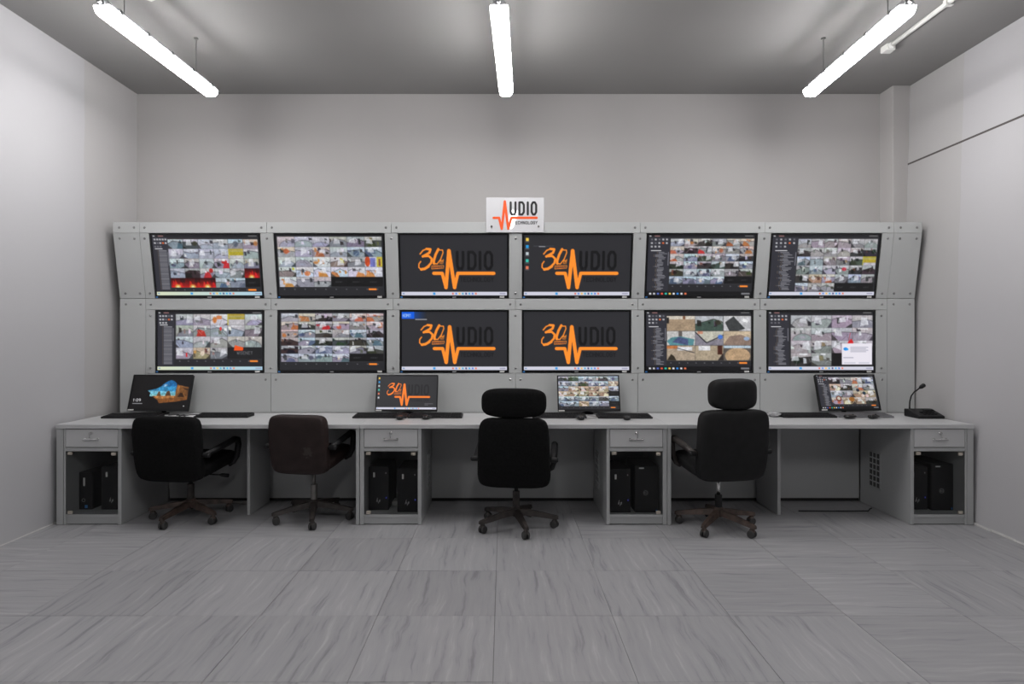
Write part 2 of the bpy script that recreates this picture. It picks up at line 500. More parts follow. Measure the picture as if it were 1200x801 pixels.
lamp('long white batten lamp hanging beside the ceiling conduit at right', 2.41, 4.245, group='batten lamps above the desks')
for yy in (0.25,):
    for xx in (-2.345, 0.15, 2.41):
        lamp('batten lamp of the row above the viewer, %s of three' % {-2.345: 'leftmost', 0.15: 'middle', 2.41: 'rightmost'}[xx], xx, yy, group='batten lamps above the viewer')

ct = thing('ceiling_conduit', 'white conduit pipe fixed under the ceiling right of the right lamp', 'pipe', (2.99, 4.8, ZC))
obj('pipe', MB().tube([(2.985, 3.2, ZC - .018), (2.99, 4.72, ZC - .018)], 0.0175, 10), 'conduit', ct, smooth=True)
obj('junction_box', MB().prism([(2.955, 4.72), (3.025, 4.72), (3.03, 4.80), (2.95, 4.80)], 'z', ZC - .05, ZC + .0005).tube([(2.99, 4.70, ZC - .02), (2.99, 4.73, ZC - .02)], .024, 10), 'conduit', ct, bevel=0.006)
obj('clamp', MB().box(2.962, 3.015, 4.10, 4.13, ZC - .04, ZC + .0005), 'conduit', ct)
tag(obj('junction_box', MB().prism([(-2.41, 3.98), (-2.33, 3.98), (-2.32, 4.09), (-2.36, 4.11), (-2.41, 4.05)], 'z', ZC - .02, ZC + .0005), 'conduit', bevel=0.006),
    'small white junction box on the ceiling above the left lamp', 'box')

# ------------------------------------------------------------------ pictures on the displays (vertex colours, no files)
CW, CH, SS = 192, 108, 2
class Canvas:
    def __init__(s, bg):
        s.W, s.H = CW * SS, CH * SS
        s.a = np.empty((s.H, s.W, 3), np.float32); s.a[:] = np.array(bg, np.float32) / 255.0
    def _win(s, u0, v0, u1, v1):
        x0 = max(0, int(u0 * s.W) - 1); x1 = min(s.W, int(u1 * s.W) + 2)
        y0 = max(0, int(v0 * s.H) - 1); y1 = min(s.H, int(v1 * s.H) + 2)
        if x1 <= x0 or y1 <= y0: return None
        Y, X = np.mgrid[y0:y1, x0:x1]
        return (slice(y0, y1), slice(x0, x1)), (X + .5), (Y + .5)
    def _put(s, sl, m, c, al=1.0):
        m = (np.clip(m, 0, 1) * al)[..., None]
        s.a[sl] = s.a[sl] * (1 - m) + np.array(c, np.float32) / 255.0 * m
    def rect(s, u0, v0, u1, v1, c, al=1.0):
        r = s._win(u0, v0, u1, v1)
        if r is None: return
        sl, X, Y = r
        m = np.clip(X - u0 * s.W + .5, 0, 1) * np.clip(u1 * s.W - X + .5, 0, 1) * np.clip(Y - v0 * s.H + .5, 0, 1) * np.clip(v1 * s.H - Y + .5, 0, 1)
        s._put(sl, m, c, al)
    def grad(s, u0, v0, u1, v1, c0, c1, horiz=False):
        r = s._win(u0, v0, u1, v1)
        if r is None: return
        sl, X, Y = r
        t = np.clip((X / s.W - u0) / (u1 - u0) if horiz else (Y / s.H - v0) / (v1 - v0), 0, 1)[..., None]
        inside = ((X > u0 * s.W) & (X < u1 * s.W) & (Y > v0 * s.H) & (Y < v1 * s.H))[..., None]
        col = (np.array(c0) * (1 - t) + np.array(c1) * t) / 255.0
        s.a[sl] = np.where(inside, col, s.a[sl])
    def ell(s, cu, cv, ru, rv, c, al=1.0, soft=1.0, clip=None):
        r = s._win(max(cu - ru, clip[0]) if clip else cu - ru, max(cv - rv, clip[1]) if clip else cv - rv,
                   min(cu + ru, clip[2]) if clip else cu + ru, min(cv + rv, clip[3]) if clip else cv + rv)
        if r is None: return
        sl, X, Y = r
        d = np.sqrt(((X - cu * s.W) / (ru * s.W)) ** 2 + ((Y - cv * s.H) / (rv * s.H)) ** 2)
        m = np.clip((1 - d) * min(ru * s.W, rv * s.H) / soft, 0, 1)
        if clip: m = m * ((X > clip[0] * s.W) & (X < clip[2] * s.W) & (Y > clip[1] * s.H) & (Y < clip[3] * s.H))
        s._put(sl, m, c, al)
    def poly(s, pts, c, al=1.0, clip=None):
        us = [p[0] for p in pts]; vs2 = [p[1] for p in pts]
        b = [min(us), min(vs2), max(us), max(vs2)]
        if clip: b = [max(b[0], clip[0]), max(b[1], clip[1]), min(b[2], clip[2]), min(b[3], clip[3])]
        r = s._win(*b)
        if r is None: return
        sl, X, Y = r
        ins = np.zeros(X.shape, bool)
        n = len(pts)
        for i in range(n):
            x1, y1 = pts[i][0] * s.W, pts[i][1] * s.H; x2, y2 = pts[(i + 1) % n][0] * s.W, pts[(i + 1) % n][1] * s.H
            if y1 == y2: continue
            cnd = ((y1 > Y) != (y2 > Y)) & (X < (x2 - x1) * (Y - y1) / (y2 - y1) + x1)
            ins ^= cnd
        if clip: ins &= (X > clip[0] * s.W) & (X < clip[2] * s.W) & (Y > clip[1] * s.H) & (Y < clip[3] * s.H)
        s._put(sl, ins.astype(np.float32), c, al)
    def stroke(s, pts, w, c, al=1.0, clip=None):
        """w in fractions of the width"""
        P = [(p[0] * s.W, p[1] * s.H) for p in pts]; hw = w * s.W / 2
        pad = w
        us = [p[0] for p in pts]; vs2 = [p[1] for p in pts]
        b = [min(us) - pad, min(vs2) - pad * 1.8, max(us) + pad, max(vs2) + pad * 1.8]
        if clip: b = [max(b[0], clip[0]), max(b[1], clip[1]), min(b[2], clip[2]), min(b[3], clip[3])]
        r = s._win(*b)
        if r is None: return
        sl, X, Y = r
        d = np.full(X.shape, 1e9)
        for (x1, y1), (x2, y2) in zip(P[:-1], P[1:]):
            L2 = max(1e-9, (x2 - x1) ** 2 + (y2 - y1) ** 2)
            t = np.clip(((X - x1) * (x2 - x1) + (Y - y1) * (y2 - y1)) / L2, 0, 1)
            d = np.minimum(d, np.hypot(X - x1 - t * (x2 - x1), Y - y1 - t * (y2 - y1)))
        m = np.clip(hw - d + .5, 0, 1)
        if clip: m = m * ((X > clip[0] * s.W) & (X < clip[2] * s.W) & (Y > clip[1] * s.H) & (Y < clip[3] * s.H))
        s._put(sl, m, c, al)
    def soften(s, n, grain=0.0, seed=1):
        for _ in range(n):
            p = np.pad(s.a, ((1, 1), (1, 1), (0, 0)), 'edge')
            s.a = (p[1:-1, 1:-1] * 2 + p[:-2, 1:-1] + p[2:, 1:-1] + p[1:-1, :-2] + p[1:-1, 2:]) / 6
        if grain:
            rs = np.random.RandomState(seed)
            for blk in (3, 8, 18):
                nz = np.repeat(np.repeat(rs.rand(s.H // blk + 2, s.W // blk + 2), blk, 0), blk, 1)[:s.H, :s.W]
                nz = (nz + np.roll(nz, blk // 2, 0) + np.roll(nz, blk // 2, 1)) / 3
                s.a = s.a * (1 + (nz - .5)[..., None] * grain)
    def text(s, txt, u, v, cw, ch, gap, w, c, al=1.0):
        for li in word(txt, u, v, cw, ch, gap): s.stroke(li, w, c, al)
    def finish(s):
        a = s.a.reshape(CH, SS, CW, SS, 3).mean(axis=(1, 3))
        a = np.clip(a, 0, 1)
        return np.where(a <= 0.04045, a / 12.92, ((a + 0.055) / 1.055) ** 2.4)

def screen_obj(canvas, parent, w, h, place):
    """display of w x h metres; place(x, z) gives world coordinates of the point x right, z up from its centre"""
    a = canvas.finish()
    off = wloc(parent)
    o00 = np.array(place(-w / 2, h / 2)) - np.array(off); ex = np.array(place(w / 2, h / 2)) - np.array(place(-w / 2, h / 2)); ez = np.array(place(-w / 2, -h / 2)) - np.array(place(-w / 2, h / 2))
    jj, ii = np.mgrid[0:CH, 0:CW]
    co = o00 + (ii / (CW - 1))[..., None] * ex + (jj / (CH - 1))[..., None] * ez
    nv = CW * CH
    q = (jj[:-1, :-1] * CW + ii[:-1, :-1]).ravel()
    loops = np.stack([q, q + CW, q + CW + 1, q + 1], 1).ravel().astype(np.int32)
    nf = len(q)
    me = bpy.data.meshes.new('screen')
    me.vertices.add(nv); me.vertices.foreach_set('co', co.reshape(-1).astype(np.float32))
    me.loops.add(nf * 4); me.loops.foreach_set('vertex_index', loops)
    me.polygons.add(nf); me.polygons.foreach_set('loop_start', np.arange(0, nf * 4, 4, dtype=np.int32))
    me.update(calc_edges=True)
    ca = me.color_attributes.new('picture', 'FLOAT_COLOR', 'POINT')
    rgba = np.ones((nv, 4), np.float32); rgba[:, :3] = a.reshape(-1, 3)
    ca.data.foreach_set('color', rgba.ravel())
    me.materials.append(M['screen'])
    o = bpy.data.objects.new('screen', me); C.objects.link(o); o.parent = parent
    return o

ORANGE = (255, 146, 45)
ICON = [(225, 110, 90), (90, 140, 225), (245, 190, 70), (60, 170, 210), (50, 60, 120), (40, 170, 225), (70, 120, 220), (235, 110, 80)]
def taskbar(cv, v0, v1, c=(208, 208, 222), c2=None, start=0.3, dark=False):
    cv.grad(0, v0, 1, v1, c, c2 or c, True)
    m = (v0 + v1) / 2; hh = (v1 - v0) * 0.3
    if not dark:
        cv.rect(start, m - hh, start + .022, m + hh, (40, 150, 225))
        for k in range(8):
            cv.rect(start + .18 + k * .031, m - hh * .8, start + .195 + k * .031, m + hh * .8, ICON[k])
        cv.rect(.012, m - hh * .6, .03, m + hh * .6, (120, 150, 190)); cv.rect(.93, m - hh * .5, .985, m + hh * .5, (150, 150, 175))

def logo(cv, hidden_dark=(13, 13, 16), bar=True, v_task=0.94, c=ORANGE):
    """pulse line, faint letters and the brushed anniversary number; coordinates read off a 1200 x 711 view"""
    def q(x, y): return ((x - 20) / 1135.0, (y - 45) / 645.0)
    def st(pts, w, col): cv.stroke([q(*p) for p in pts], w / 1135.0, col)
    # letters
    for txt, x in (('U', 624), ('D', 744), ('I', 866), ('O', 920)):
        wd = 62 if txt == 'U' else 72
        for li in FONT[txt]:
            st([(x + (0 if txt == 'I' else p[0] * wd), 226 + p[1] * 176) for p in li], 30, hidden_dark)
    x = 655
    for chh in 'TECHNOLOGY':
        for li in FONT[chh]:
            st([(x + p[0] * 24, 494 + p[1] * 44) for p in li], 7, hidden_dark)
        x += 36.5
    st([(385, 450), (462, 450), (500, 603), (537, 212), (592, 603), (628, 450), (1003, 450)], 34, c)
    st([(372, 450), (400, 450)], 34, c); st([(990, 450), (1013, 450)], 34, c)
    st([(500, 600), (537, 212)], 38, c); st([(537, 212), (592, 600)], 38, c)
    # the brushed 30
    st([(230, 246), (262, 208), (305, 190)], 13, c)
    st([(300, 192), (342, 196), (330, 232), (258, 272)], 24, c)
    st([(258, 270), (322, 266), (354, 296), (346, 340), (304, 384)], 22, c)
    st([(318, 376), (276, 402), (238, 408)], 27, c); st([(240, 408), (214, 388), (216, 350), (236, 324)], 12, c)
    st([(425, 196), (396, 250), (374, 318), (376, 346)], 26, c)
    st([(376, 348), (410, 350), (448, 300), (474, 232), (470, 204), (440, 204)], 11, c)
    for k in range(3):
        st([(440 + 14 * k, 350), (452 + 12 * k, 300 + 12 * (k % 2))], 6, c)
    st([(440, 322), (478, 312)], 6, c)
    st([(352, 372), (478, 368), (474, 396), (350, 404), (352, 372)], 6, c)
    for k in range(7):
        st([(362 + k * 15, 396), (370 + k * 15, 378)], 7, (200, 105, 50))
    if bar:
        taskbar(cv, 0.935, 0.995)

def feed(cv, code, u0, v0, u1, v1, rnd):
    """one camera picture of a video grid"""
    w, h = u1 - u0, v1 - v0; cl = (u0, v0, u1, v1)
    U = lambda t: u0 + w * t
    V = lambda t: v0 + h * t
    j = lambda c, d=10: tuple(max(0, min(255, x + rnd.uniform(-d, d))) for x in c)
    if code == 'k':
        cv.rect(*cl, (27, 27, 30))
        return
    sky, fl, acc = {'w': ((205, 208, 218), (168, 172, 190), [(110, 108, 115), (235, 238, 245)]),
                    'i': ((200, 198, 205), (165, 163, 172), [(120, 118, 125), (228, 228, 235)]),
                    'e': ((188, 186, 190), (140, 140, 148), [(95, 92, 92), (225, 225, 228), (160, 130, 105)]),
                    'o': ((222, 205, 195), (170, 165, 172), [(205, 115, 70), (222, 130, 75), (60, 55, 60)]),
                    'O': ((226, 230, 238), (208, 216, 230), [(228, 140, 60), (215, 120, 50)]),
                    'y': ((200, 178, 40), (206, 204, 205), [(212, 195, 60)]),
                    'b': ((200, 216, 234), (150, 158, 172), [(92, 108, 138), (80, 82, 86), (222, 206, 184), (236, 240, 246)]),
                    'g': ((200, 205, 205), (85, 92, 88), [(60, 72, 50), (120, 105, 50), (40, 45, 45)]),
                    'd': ((190, 185, 190), (70, 62, 64), [(35, 30, 32), (130, 80, 60), (220, 220, 230)]),
                    'r': ((205, 205, 212), (150, 152, 165), [(222, 45, 45), (235, 235, 240)]),
                    't': ((215, 195, 165), (178, 155, 128), [(235, 225, 205), (110, 80, 60), (245, 240, 235)]),
                    'f': ((120, 8, 10), (235, 40, 20), [(250, 60, 30)]),
                    'Y': ((220, 220, 225), (150, 140, 135), [(236, 215, 20), (60, 55, 55)]),
                    'v': ((222, 120, 30), (120, 125, 205), [(230, 80, 30), (230, 210, 50)])}[code]
    if code == 'f':
        cv.grad(*cl, (70, 4, 8), (225, 25, 20))
        for k in range(4):
            c = rnd.uniform(.1, .9)
            cv.poly([(U(c - .13), V(1)), (U(c - .06), V(rnd.uniform(.1, .5))), (U(c + .02), V(.5)), (U(c + .12), V(1))], j((240, 30, 25)), clip=cl)
        cv.rect(U(rnd.uniform(.5, .8)), V(0), U(.95), V(.5), (50, 5, 10), .6)
        cv.ell(U(.45), V(.95), w * .26, h * .34, (255, 190, 70), clip=cl, soft=6); cv.ell(U(.45), V(.98), w * .13, h * .18, (255, 250, 190), clip=cl, soft=4)
        return
    if code == 'y':
        cv.rect(*cl, j(fl, 5)); cv.rect(u0, v0, u1, V(rnd.uniform(.45, .75)), j(sky)); cv.grad(u0, V(0), u1, V(.3), j(sky), (190, 185, 120)); cv.rect(u0, v0, U(.06), v1, j(acc[0]))
        return
    if code == 'v':
        cv.rect(*cl, (215, 215, 225)); cv.ell(U(.15), V(.45), w * .16, h * .55, (235, 85, 35), clip=cl); cv.rect(U(.3), V(.1), U(.6), v1, (125, 130, 215))
        cv.rect(U(.68), V(0), u1, v1, (225, 205, 60)); cv.rect(U(.78), V(.2), U(.9), V(.9), (150, 95, 60))
        return
    cv.grad(*cl, j(sky), j(tuple(c * .88 for c in sky)))
    dk = j(tuple(x * .38 for x in fl), 8)
    if code in 'wie' and rnd.random() < .4:      # fish-eye: a bowl of floor with a dark rim
        m, r1, r2 = rnd.uniform(.35, .65), rnd.uniform(.45, .7), rnd.uniform(.55, .85)
        cv.ell(U(m), V(1.08), w * r1 * 1.06, h * r2 * 1.07, dk, .45, clip=cl, soft=2)
        cv.ell(U(m), V(1.10), w * r1, h * r2, j(fl), clip=cl, soft=2)
        cv.ell(U(m), V(.75), w * r1 * .5, h * .2, j(tuple(min(255, c * 1.14) for c in fl)), .7, clip=cl, soft=8)
    else:
        a, b, c = rnd.uniform(.25, .7), rnd.uniform(.15, .45), rnd.uniform(.25, .7)
        m = rnd.uniform(.2, .8)
        cv.poly([(U(-.02), V(1.02)), (U(-.02), V(a)), (U(m), V(b)), (U(1.02), V(c)), (U(1.02), V(1.02))], j(fl), clip=cl)
        cv.stroke([(U(0), V(a)), (U(m), V(b)), (U(1), V(c))], .0045, dk, .8, clip=cl)
        cv.stroke([(U(m), V(b)), (U(m), V(0))], .003, dk, .45, clip=cl)
    # doors, furniture, people: small dark and coloured shapes standing on the floor line
    n = {'O': 2, 'i': 2, 'w': 2}.get(code, 3)
    for q_ in range(n):
        x, y = rnd.uniform(.0, .85), rnd.uniform(.05, .5); ww_, hh_ = rnd.uniform(.06, .2), rnd.uniform(.15, .45)
        col = dk if rnd.random() < (.5 if code in 'wie' else .3) else j(rnd.choice(acc), 14)
        cv.poly([(U(x), V(y)), (U(x + ww_), V(y + .05)), (U(x + ww_ * 1.2), V(y + hh_)), (U(x + ww_ * .1), V(y + hh_ * 1.1))], col, .85, clip=cl)
    if code in 'obdgtrO':
        ac = j(acc[0], 14); cx = rnd.uniform(.15, .85)
        if rnd.random() < .5: cv.poly([(U(cx - .25), V(1)), (U(cx - .12), V(rnd.uniform(.3, .6))), (U(cx + .2), V(rnd.uniform(.4, .7))), (U(cx + .32), V(1))], ac, .92, clip=cl)
        else: cv.ell(U(cx), V(rnd.uniform(.4, .8)), w * rnd.uniform(.14, .24), h * rnd.uniform(.18, .34), ac, .9, clip=cl, soft=3)
    for q_ in range(3):
        x, y = rnd.uniform(0, 1), rnd.uniform(0, .6)
        cv.stroke([(U(x), V(y)), (U(x + rnd.uniform(-.35, .35)), V(y + rnd.uniform(.15, .6)))], .0032, j(rnd.choice([(60, 60, 66), (238, 240, 246)]), 15), .6, clip=cl)
    if rnd.random() < .35:
        cv.rect(U(rnd.uniform(.1, .5)), V(.02), U(rnd.uniform(.55, .9)), V(rnd.uniform(.08, .18)), (246, 249, 255), .75)
    if rnd.random() < .5:
        x = rnd.uniform(.05, .7); cv.poly([(U(x), V(rnd.uniform(.05, .3))), (U(x + .28), V(rnd.uniform(.0, .3))), (U(x + .34), V(rnd.uniform(.5, .8))), (U(x - .05), V(rnd.uniform(.5, .9)))], (232, 234, 242), .75, clip=cl)
    if rnd.random() < .5:                          # dark corner of the picture
        sx = rnd.choice((0, 1)); cv.poly([(U(sx), V(1)), (U(sx), V(rnd.uniform(.4, .8))), (U(abs(sx - rnd.uniform(.15, .35))), V(1))], dk, .8, clip=cl)
    cv.rect(u0, v0, u1, v0 + .004, (40, 40, 46), .5); cv.rect(u0, v0, u0 + .003, v1, (40, 40, 46), .6)

def nvr(rows, side, box, seed, task, tree=True, hot=None, pre=None, grain=1.0):
    """recorder software: dark frame, side list, grid of feeds, time line, task bar"""
    rnd = random.Random(seed)
    cv = Canvas((38, 38, 42))
    u0, v0, u1, v1 = box
    if side > 0:
        cv.rect(0, 0, 1, .035, (30, 30, 34))
        cv.rect(.012, .012, .03, .028, (200, 200, 205)); cv.rect(.06, .012, .11, .028, (150, 110, 110))
        cv.rect(.9, .012, .98, .026, (120, 120, 120))
        cv.rect(0, .04, side, .92, (46, 46, 54)); cv.rect(side - .012, .28, side - .006, .5, (130, 130, 140))
        for r_ in range(3):
            for k in range(5 if r_ < 2 else 3):
                col = (200, 200, 205) if rnd.random() > .35 else (110, 110, 118)
                if (r_, k) == (1, 3): col = (232, 110, 60)
                cu = side * (.18 + .17 * k); cvv = .075 + .058 * r_
                cv.rect(cu - .009, cvv - .014, cu + .009, cvv + .014, col, .85)
        y = .25 if tree else .22
        cv.rect(side * .15, y, side * .62, y + .012, (215, 215, 220)); y += .03
        while y < .9:
            ind = rnd.choice([.35, .45, .45, .5, .5]) if tree else .38
            ln = rnd.uniform(.2, .4) if tree else .5
            cv.rect(side * ind, y, side * min(.93, ind + ln), y + .010, (165, 165, 172), .8)
            cv.rect(side * (ind - .07), y, side * (ind - .04), y + .010, (190, 160, 120), .6)
            y += .021
    n = len(rows)
    for r_, row in enumerate(rows):
        for k, code in enumerate(row):
            a = u0 + (u1 - u0) * k / len(row); b = u0 + (u1 - u0) * (k + 1) / len(row)
            c = v0 + (v1 - v0) * r_ / n; d = v0 + (v1 - v0) * (r_ + 1) / n
            feed(cv, code, a, c, b, d, rnd)
            if code == 'k':
                cw = (b - a) * .06
                if n > 4: cv.text('WISENET', a + (b - a) * .25, (c + d) / 2 - .008, cw * .8, .02, cw * .35, .0018, (95, 95, 100))
    if pre: pre(cv)
    # camera pictures: sensor grain, blotchy detail, muted colour
    ys_, xs_ = slice(int(v0 * cv.H), int(v1 * cv.H)), slice(int(u0 * cv.W), int(u1 * cv.W))
    g = cv.a[ys_, xs_]
    rs = np.random.RandomState(seed)
    hh, ww = g.shape[:2]
    det = 1.0
    for blk, am in ((2, .05 * grain), (4, .06 * grain), (11, .05 * grain)):
        nz = rs.rand(hh // blk + 2, ww // blk + 2)
        big = np.repeat(np.repeat(nz, blk, 0), blk, 1)[:hh, :ww]
        for _ in range(2):
            big = (big + np.roll(big, blk // 2, 0) + np.roll(big, blk // 2, 1)) / 3
        det = det + (big - .5)[..., None] * am * 2.2
    g = (g + np.roll(g, 1, 0) + np.roll(g, 1, 1) + np.roll(g, -1, 0) + np.roll(g, -1, 1)) / 5
    lum = g.mean(axis=2, keepdims=True)
    g = lum + (g - lum) * .80
    cv.a[ys_, xs_] = np.clip((g * det) ** 1.15 * .93, 0, 1)
    # timeline and live button
    cv.rect(u0, v1 + .004, u1, v1 + .007, (70, 70, 74))
    for k in range(10):
        x = u0 + (u1 - u0) * (.04 + .1 * k)
        cv.rect(x, v1 + .035, x + .012, v1 + .05, (105, 105, 110))
    bx = u0 + (u1 - u0) * .86
    cv.rect(bx, v1 + .028, bx + .075, v1 + .056, (250, 140, 50))
    if task == 'light': taskbar(cv, .935, .99)
    elif task == 'pale': taskbar(cv, .935, .99, (214, 220, 190), (170, 205, 225), start=.32)
    elif task == 'dark':
        cv.rect(0, .93, 1, 1, (16, 16, 19))
        for k in range(10):
            cv.rect(.03 + k * .037, .95, .05 + k * .037, .98, [(220, 220, 225), (200, 200, 205), (90, 110, 190), (225, 90, 70), (50, 190, 170), (240, 200, 90), (235, 235, 240), (60, 140, 225), (225, 225, 230), (235, 120, 80)][k])
        cv.rect(.9, .95, .98, .98, (120, 120, 125))
    if hot: hot(cv)
    return cv

EDGE = .012
# ------------------------------------------------------------------ the video wall
YF = 5.33; XC = 0.104; PITCH = 1.064; TVW = 0.95
Z0, Z1, Z2, Z3, Z4 = 0.7605, 1.103, 1.653, 1.752, 2.305
ZT = 2.40
TILT = math.atan2(0.095, Z4 - Z3)
CT, STT = math.cos(TILT), math.sin(TILT)
XE0, XE1 = -3.338, 3.578
XS0, XS1 = XC - 3 * PITCH + 0.002, XC + 3 * PITCH - 0.002
XS0 = -3.112; XS1 = 3.338
TH = 0.016
vw = thing('video_wall', 'light grey panelled video wall standing behind the desks, framing the big screens', 'wall unit', (XC, YF, 0.0))

def slanted(x, h, d):
    """point on the leaning upper tier: h up along the face from the kink, d in front of the face"""
    return (x, YF - h * STT - d * CT, Z3 + h * CT - d * STT)
HT = (Z4 - Z3) / CT

def panel(name, x0, x1, a0, a1, tier):
    g = 0.0016
    x0 += g; x1 -= g; a0 += g; a1 -= g
    m = MB()
    if tier == 'low':
        m.box(x0, x1, YF, YF + TH, a0, a1)
    elif tier == 'top':
        yt = YF - HT * STT
        m.box(x0, x1, yt, yt + TH, a0, a1)
    else:
        v = [slanted(x, h, d) for d in (0, -TH) for (x, h) in ((x0, a0), (x1, a0), (x1, a1), (x0, a1))]
        m.add(v, [(0, 1, 2, 3), (7, 6, 5, 4), (0, 4, 5, 1), (1, 5, 6, 2), (2, 6, 7, 3), (3, 7, 4, 0)])
    return obj(name, m, 'panel', vw, bevel=0.0012)

bolt_n = 0
def bolt(par, x, a, tier):
    global bolt_n
    r = 0.0105
    if tier == 'low': p, q = (x, YF + .002, a), (x, YF - .006, a)
    elif tier == 'top': p, q = (x, YF - HT * STT + .002, a), (x, YF - HT * STT - .006, a)
    else: p, q = slanted(x, a, -.002), slanted(x, a, .006)
    p, q = Vector(p), Vector(q)
    obj('bolt', MB().tube([p, p.lerp(q, .55), q], [r, r, r * .55], 8), 'steel', par)
    bolt_n += 1

seams = [XS0] + [XC + (k - 3) * PITCH for k in range(1, 6)] + [XS1]
zt = (Z4 + ZT) / 2; zm = (Z2 + Z3) / 2
for k in range(6):
    a, b = seams[k], seams[k + 1]
    p = panel('top_rail', a, b, Z4, ZT, 'top'); bolt(p, a + .045, zt, 'top'); bolt(p, b - .045, zt, 'top')
    p = panel('middle_rail', a, b, Z2, Z3, 'low'); bolt(p, a + .045, zm, 'low'); bolt(p, b - .045, zm, 'low')
    p = panel('bottom_panel', a, b, Z0, Z1, 'low'); bolt(p, a + .045, Z1 - .055, 'low'); bolt(p, b - .045, Z1 - .055, 'low')
tvx = [XC + (k - 2.5) * PITCH for k in range(6)]
edges = [(XS0, tvx[0] - TVW / 2)] + [(tvx[k] + TVW / 2, tvx[k + 1] - TVW / 2) for k in range(5)] + [(tvx[5] + TVW / 2, XS1)]
for (a, b) in edges:
    xm = (a + b) / 2
    p = panel('mullion', a, b, 0.0, HT, 'slant'); bolt(p, xm, .045, 'slant'); bolt(p, xm, HT - .045, 'slant')
    p = panel('mullion', a, b, Z1, Z2, 'low'); bolt(p, xm, Z1 + .045, 'low'); bolt(p, xm, Z2 - .05, 'low')
for (a, b, xs) in ((XE0, XS0, (XE0 + .055, XS0 - .045)), (XS1, XE1, (XS1 + .055, XE1 - .045))):
    p = panel('end_panel', a, b, Z4, ZT, 'top')
    for x in xs: bolt(p, x, zt, 'top')
    p = panel('end_panel', a, b, 0.0, HT, 'slant')
    for x in xs: bolt(p, x, .045, 'slant'); bolt(p, x, HT - .045, 'slant')
    p = panel('end_panel', a, b, Z0, Z3, 'low')
    for x in xs: bolt(p, x, zm, 'low')
yt = YF - HT * STT
side = [(YF + .018, 0.0), (YF + .018, Z3), (yt + .018, Z4), (yt + .018, ZT - .003), (YB - .004, ZT - .003), (YB - .004, 0.0)]
obj('side_panel', MB().prism(side, 'x', XE0 + .002, XE0 + .02), 'panel', vw)
obj('side_panel', MB().prism([(min(p[0], 5.52), p[1]) for p in side], 'x', XE1 - .02, XE1 - .002), 'panel', vw)
obj('top_board', MB().box(XE0 + .021, 3.50, yt + .018, YB - .006, ZT - .02, ZT - .003), 'panel', vw)

# ------------------------------------------------------------------ the twelve big screens
def desktop_icons(cv, n=5):
    cols = [(245, 205, 80), (40, 150, 215), (190, 200, 205), (60, 190, 170), (225, 120, 90), (200, 205, 210)]
    for k in range(n):
        v = .05 + k * .115
        cv.rect(.018, v, .045, v + .05, cols[k]); cv.rect(.012, v + .058, .05, v + .066, (150, 150, 155), .7)

DARK = (42, 42, 46)
def p_logo():
    cv = Canvas(DARK); logo(cv); return cv
def p_logo_icons():
    cv = Canvas(DARK); logo(cv); desktop_icons(cv)
    cv.rect(.09, .175, .28, .19, (62, 64, 70)); cv.rect(.14, .188, .2, .196, (200, 200, 205)); return cv
def p_logo_hdmi():
    cv = Canvas(DARK); logo(cv, v_task=.95)
    cv.grad(.01, .0, .24, .12, (15, 90, 215), (38, 38, 42), True)
    cv.rect(.0, .0, .12, .12, (14, 92, 220))
    cv.text('HDMI1', .012, .04, .013, .05, .006, .003, (235, 240, 255)); cv.rect(.13, .125, .24, .14, (190, 190, 195), .8)
    return cv
def p_logo_low():
    cv = Canvas(DARK); logo(cv); return cv

def fires(cv):
    cv.ell(.66, .44, .028, .035, (230, 35, 40)); cv.rect(.64, .40, .67, .43, (240, 240, 240))
    cv.ell(.53, .585, .02, .04, (215, 40, 40))
def red_case(cv):
    cv.poly([(.755, .52), (.79, .46), (.81, .52), (.8, .6), (.75, .6)], (205, 30, 35)); cv.stroke([(.765, .5), (.78, .36)], .004, (190, 50, 55))
    # notice window over the grid
    cv.rect(.70, .54, .985, .90, (232, 228, 238)); cv.ell(.735, .635, .022, .03, (30, 140, 225)); cv.ell(.75, .64, .014, .022, (40, 160, 240))
    for k in range(4): cv.rect(.78, .60 + k * .025, .95 - .02 * (k % 2), .612 + k * .025, (165, 165, 180))
    cv.rect(.715, .775, .81, .79, (165, 165, 180)); cv.rect(.72, .86, .83, .885, (205, 205, 215)); cv.rect(.86, .86, .96, .885, (205, 205, 215))
def wisenet(cv):
    cv.rect(.678, .605, .99, .785, (29, 29, 32)); cv.text('WISENET', .755, .68, .017, .045, .007, .004, (110, 110, 114))
    cv.ell(.60, .29, .012, .035, (220, 50, 50)); cv.poly([(.725, .66), (.735, .57), (.815, .61), (.81, .66)], (235, 85, 30))
    cv.rect(.56, .07, .61, .13, (200, 125, 80)); cv.rect(.27, .70, .285, .77, (200, 40, 45)); cv.rect(.345, .66, .37, .71, (185, 140, 80))
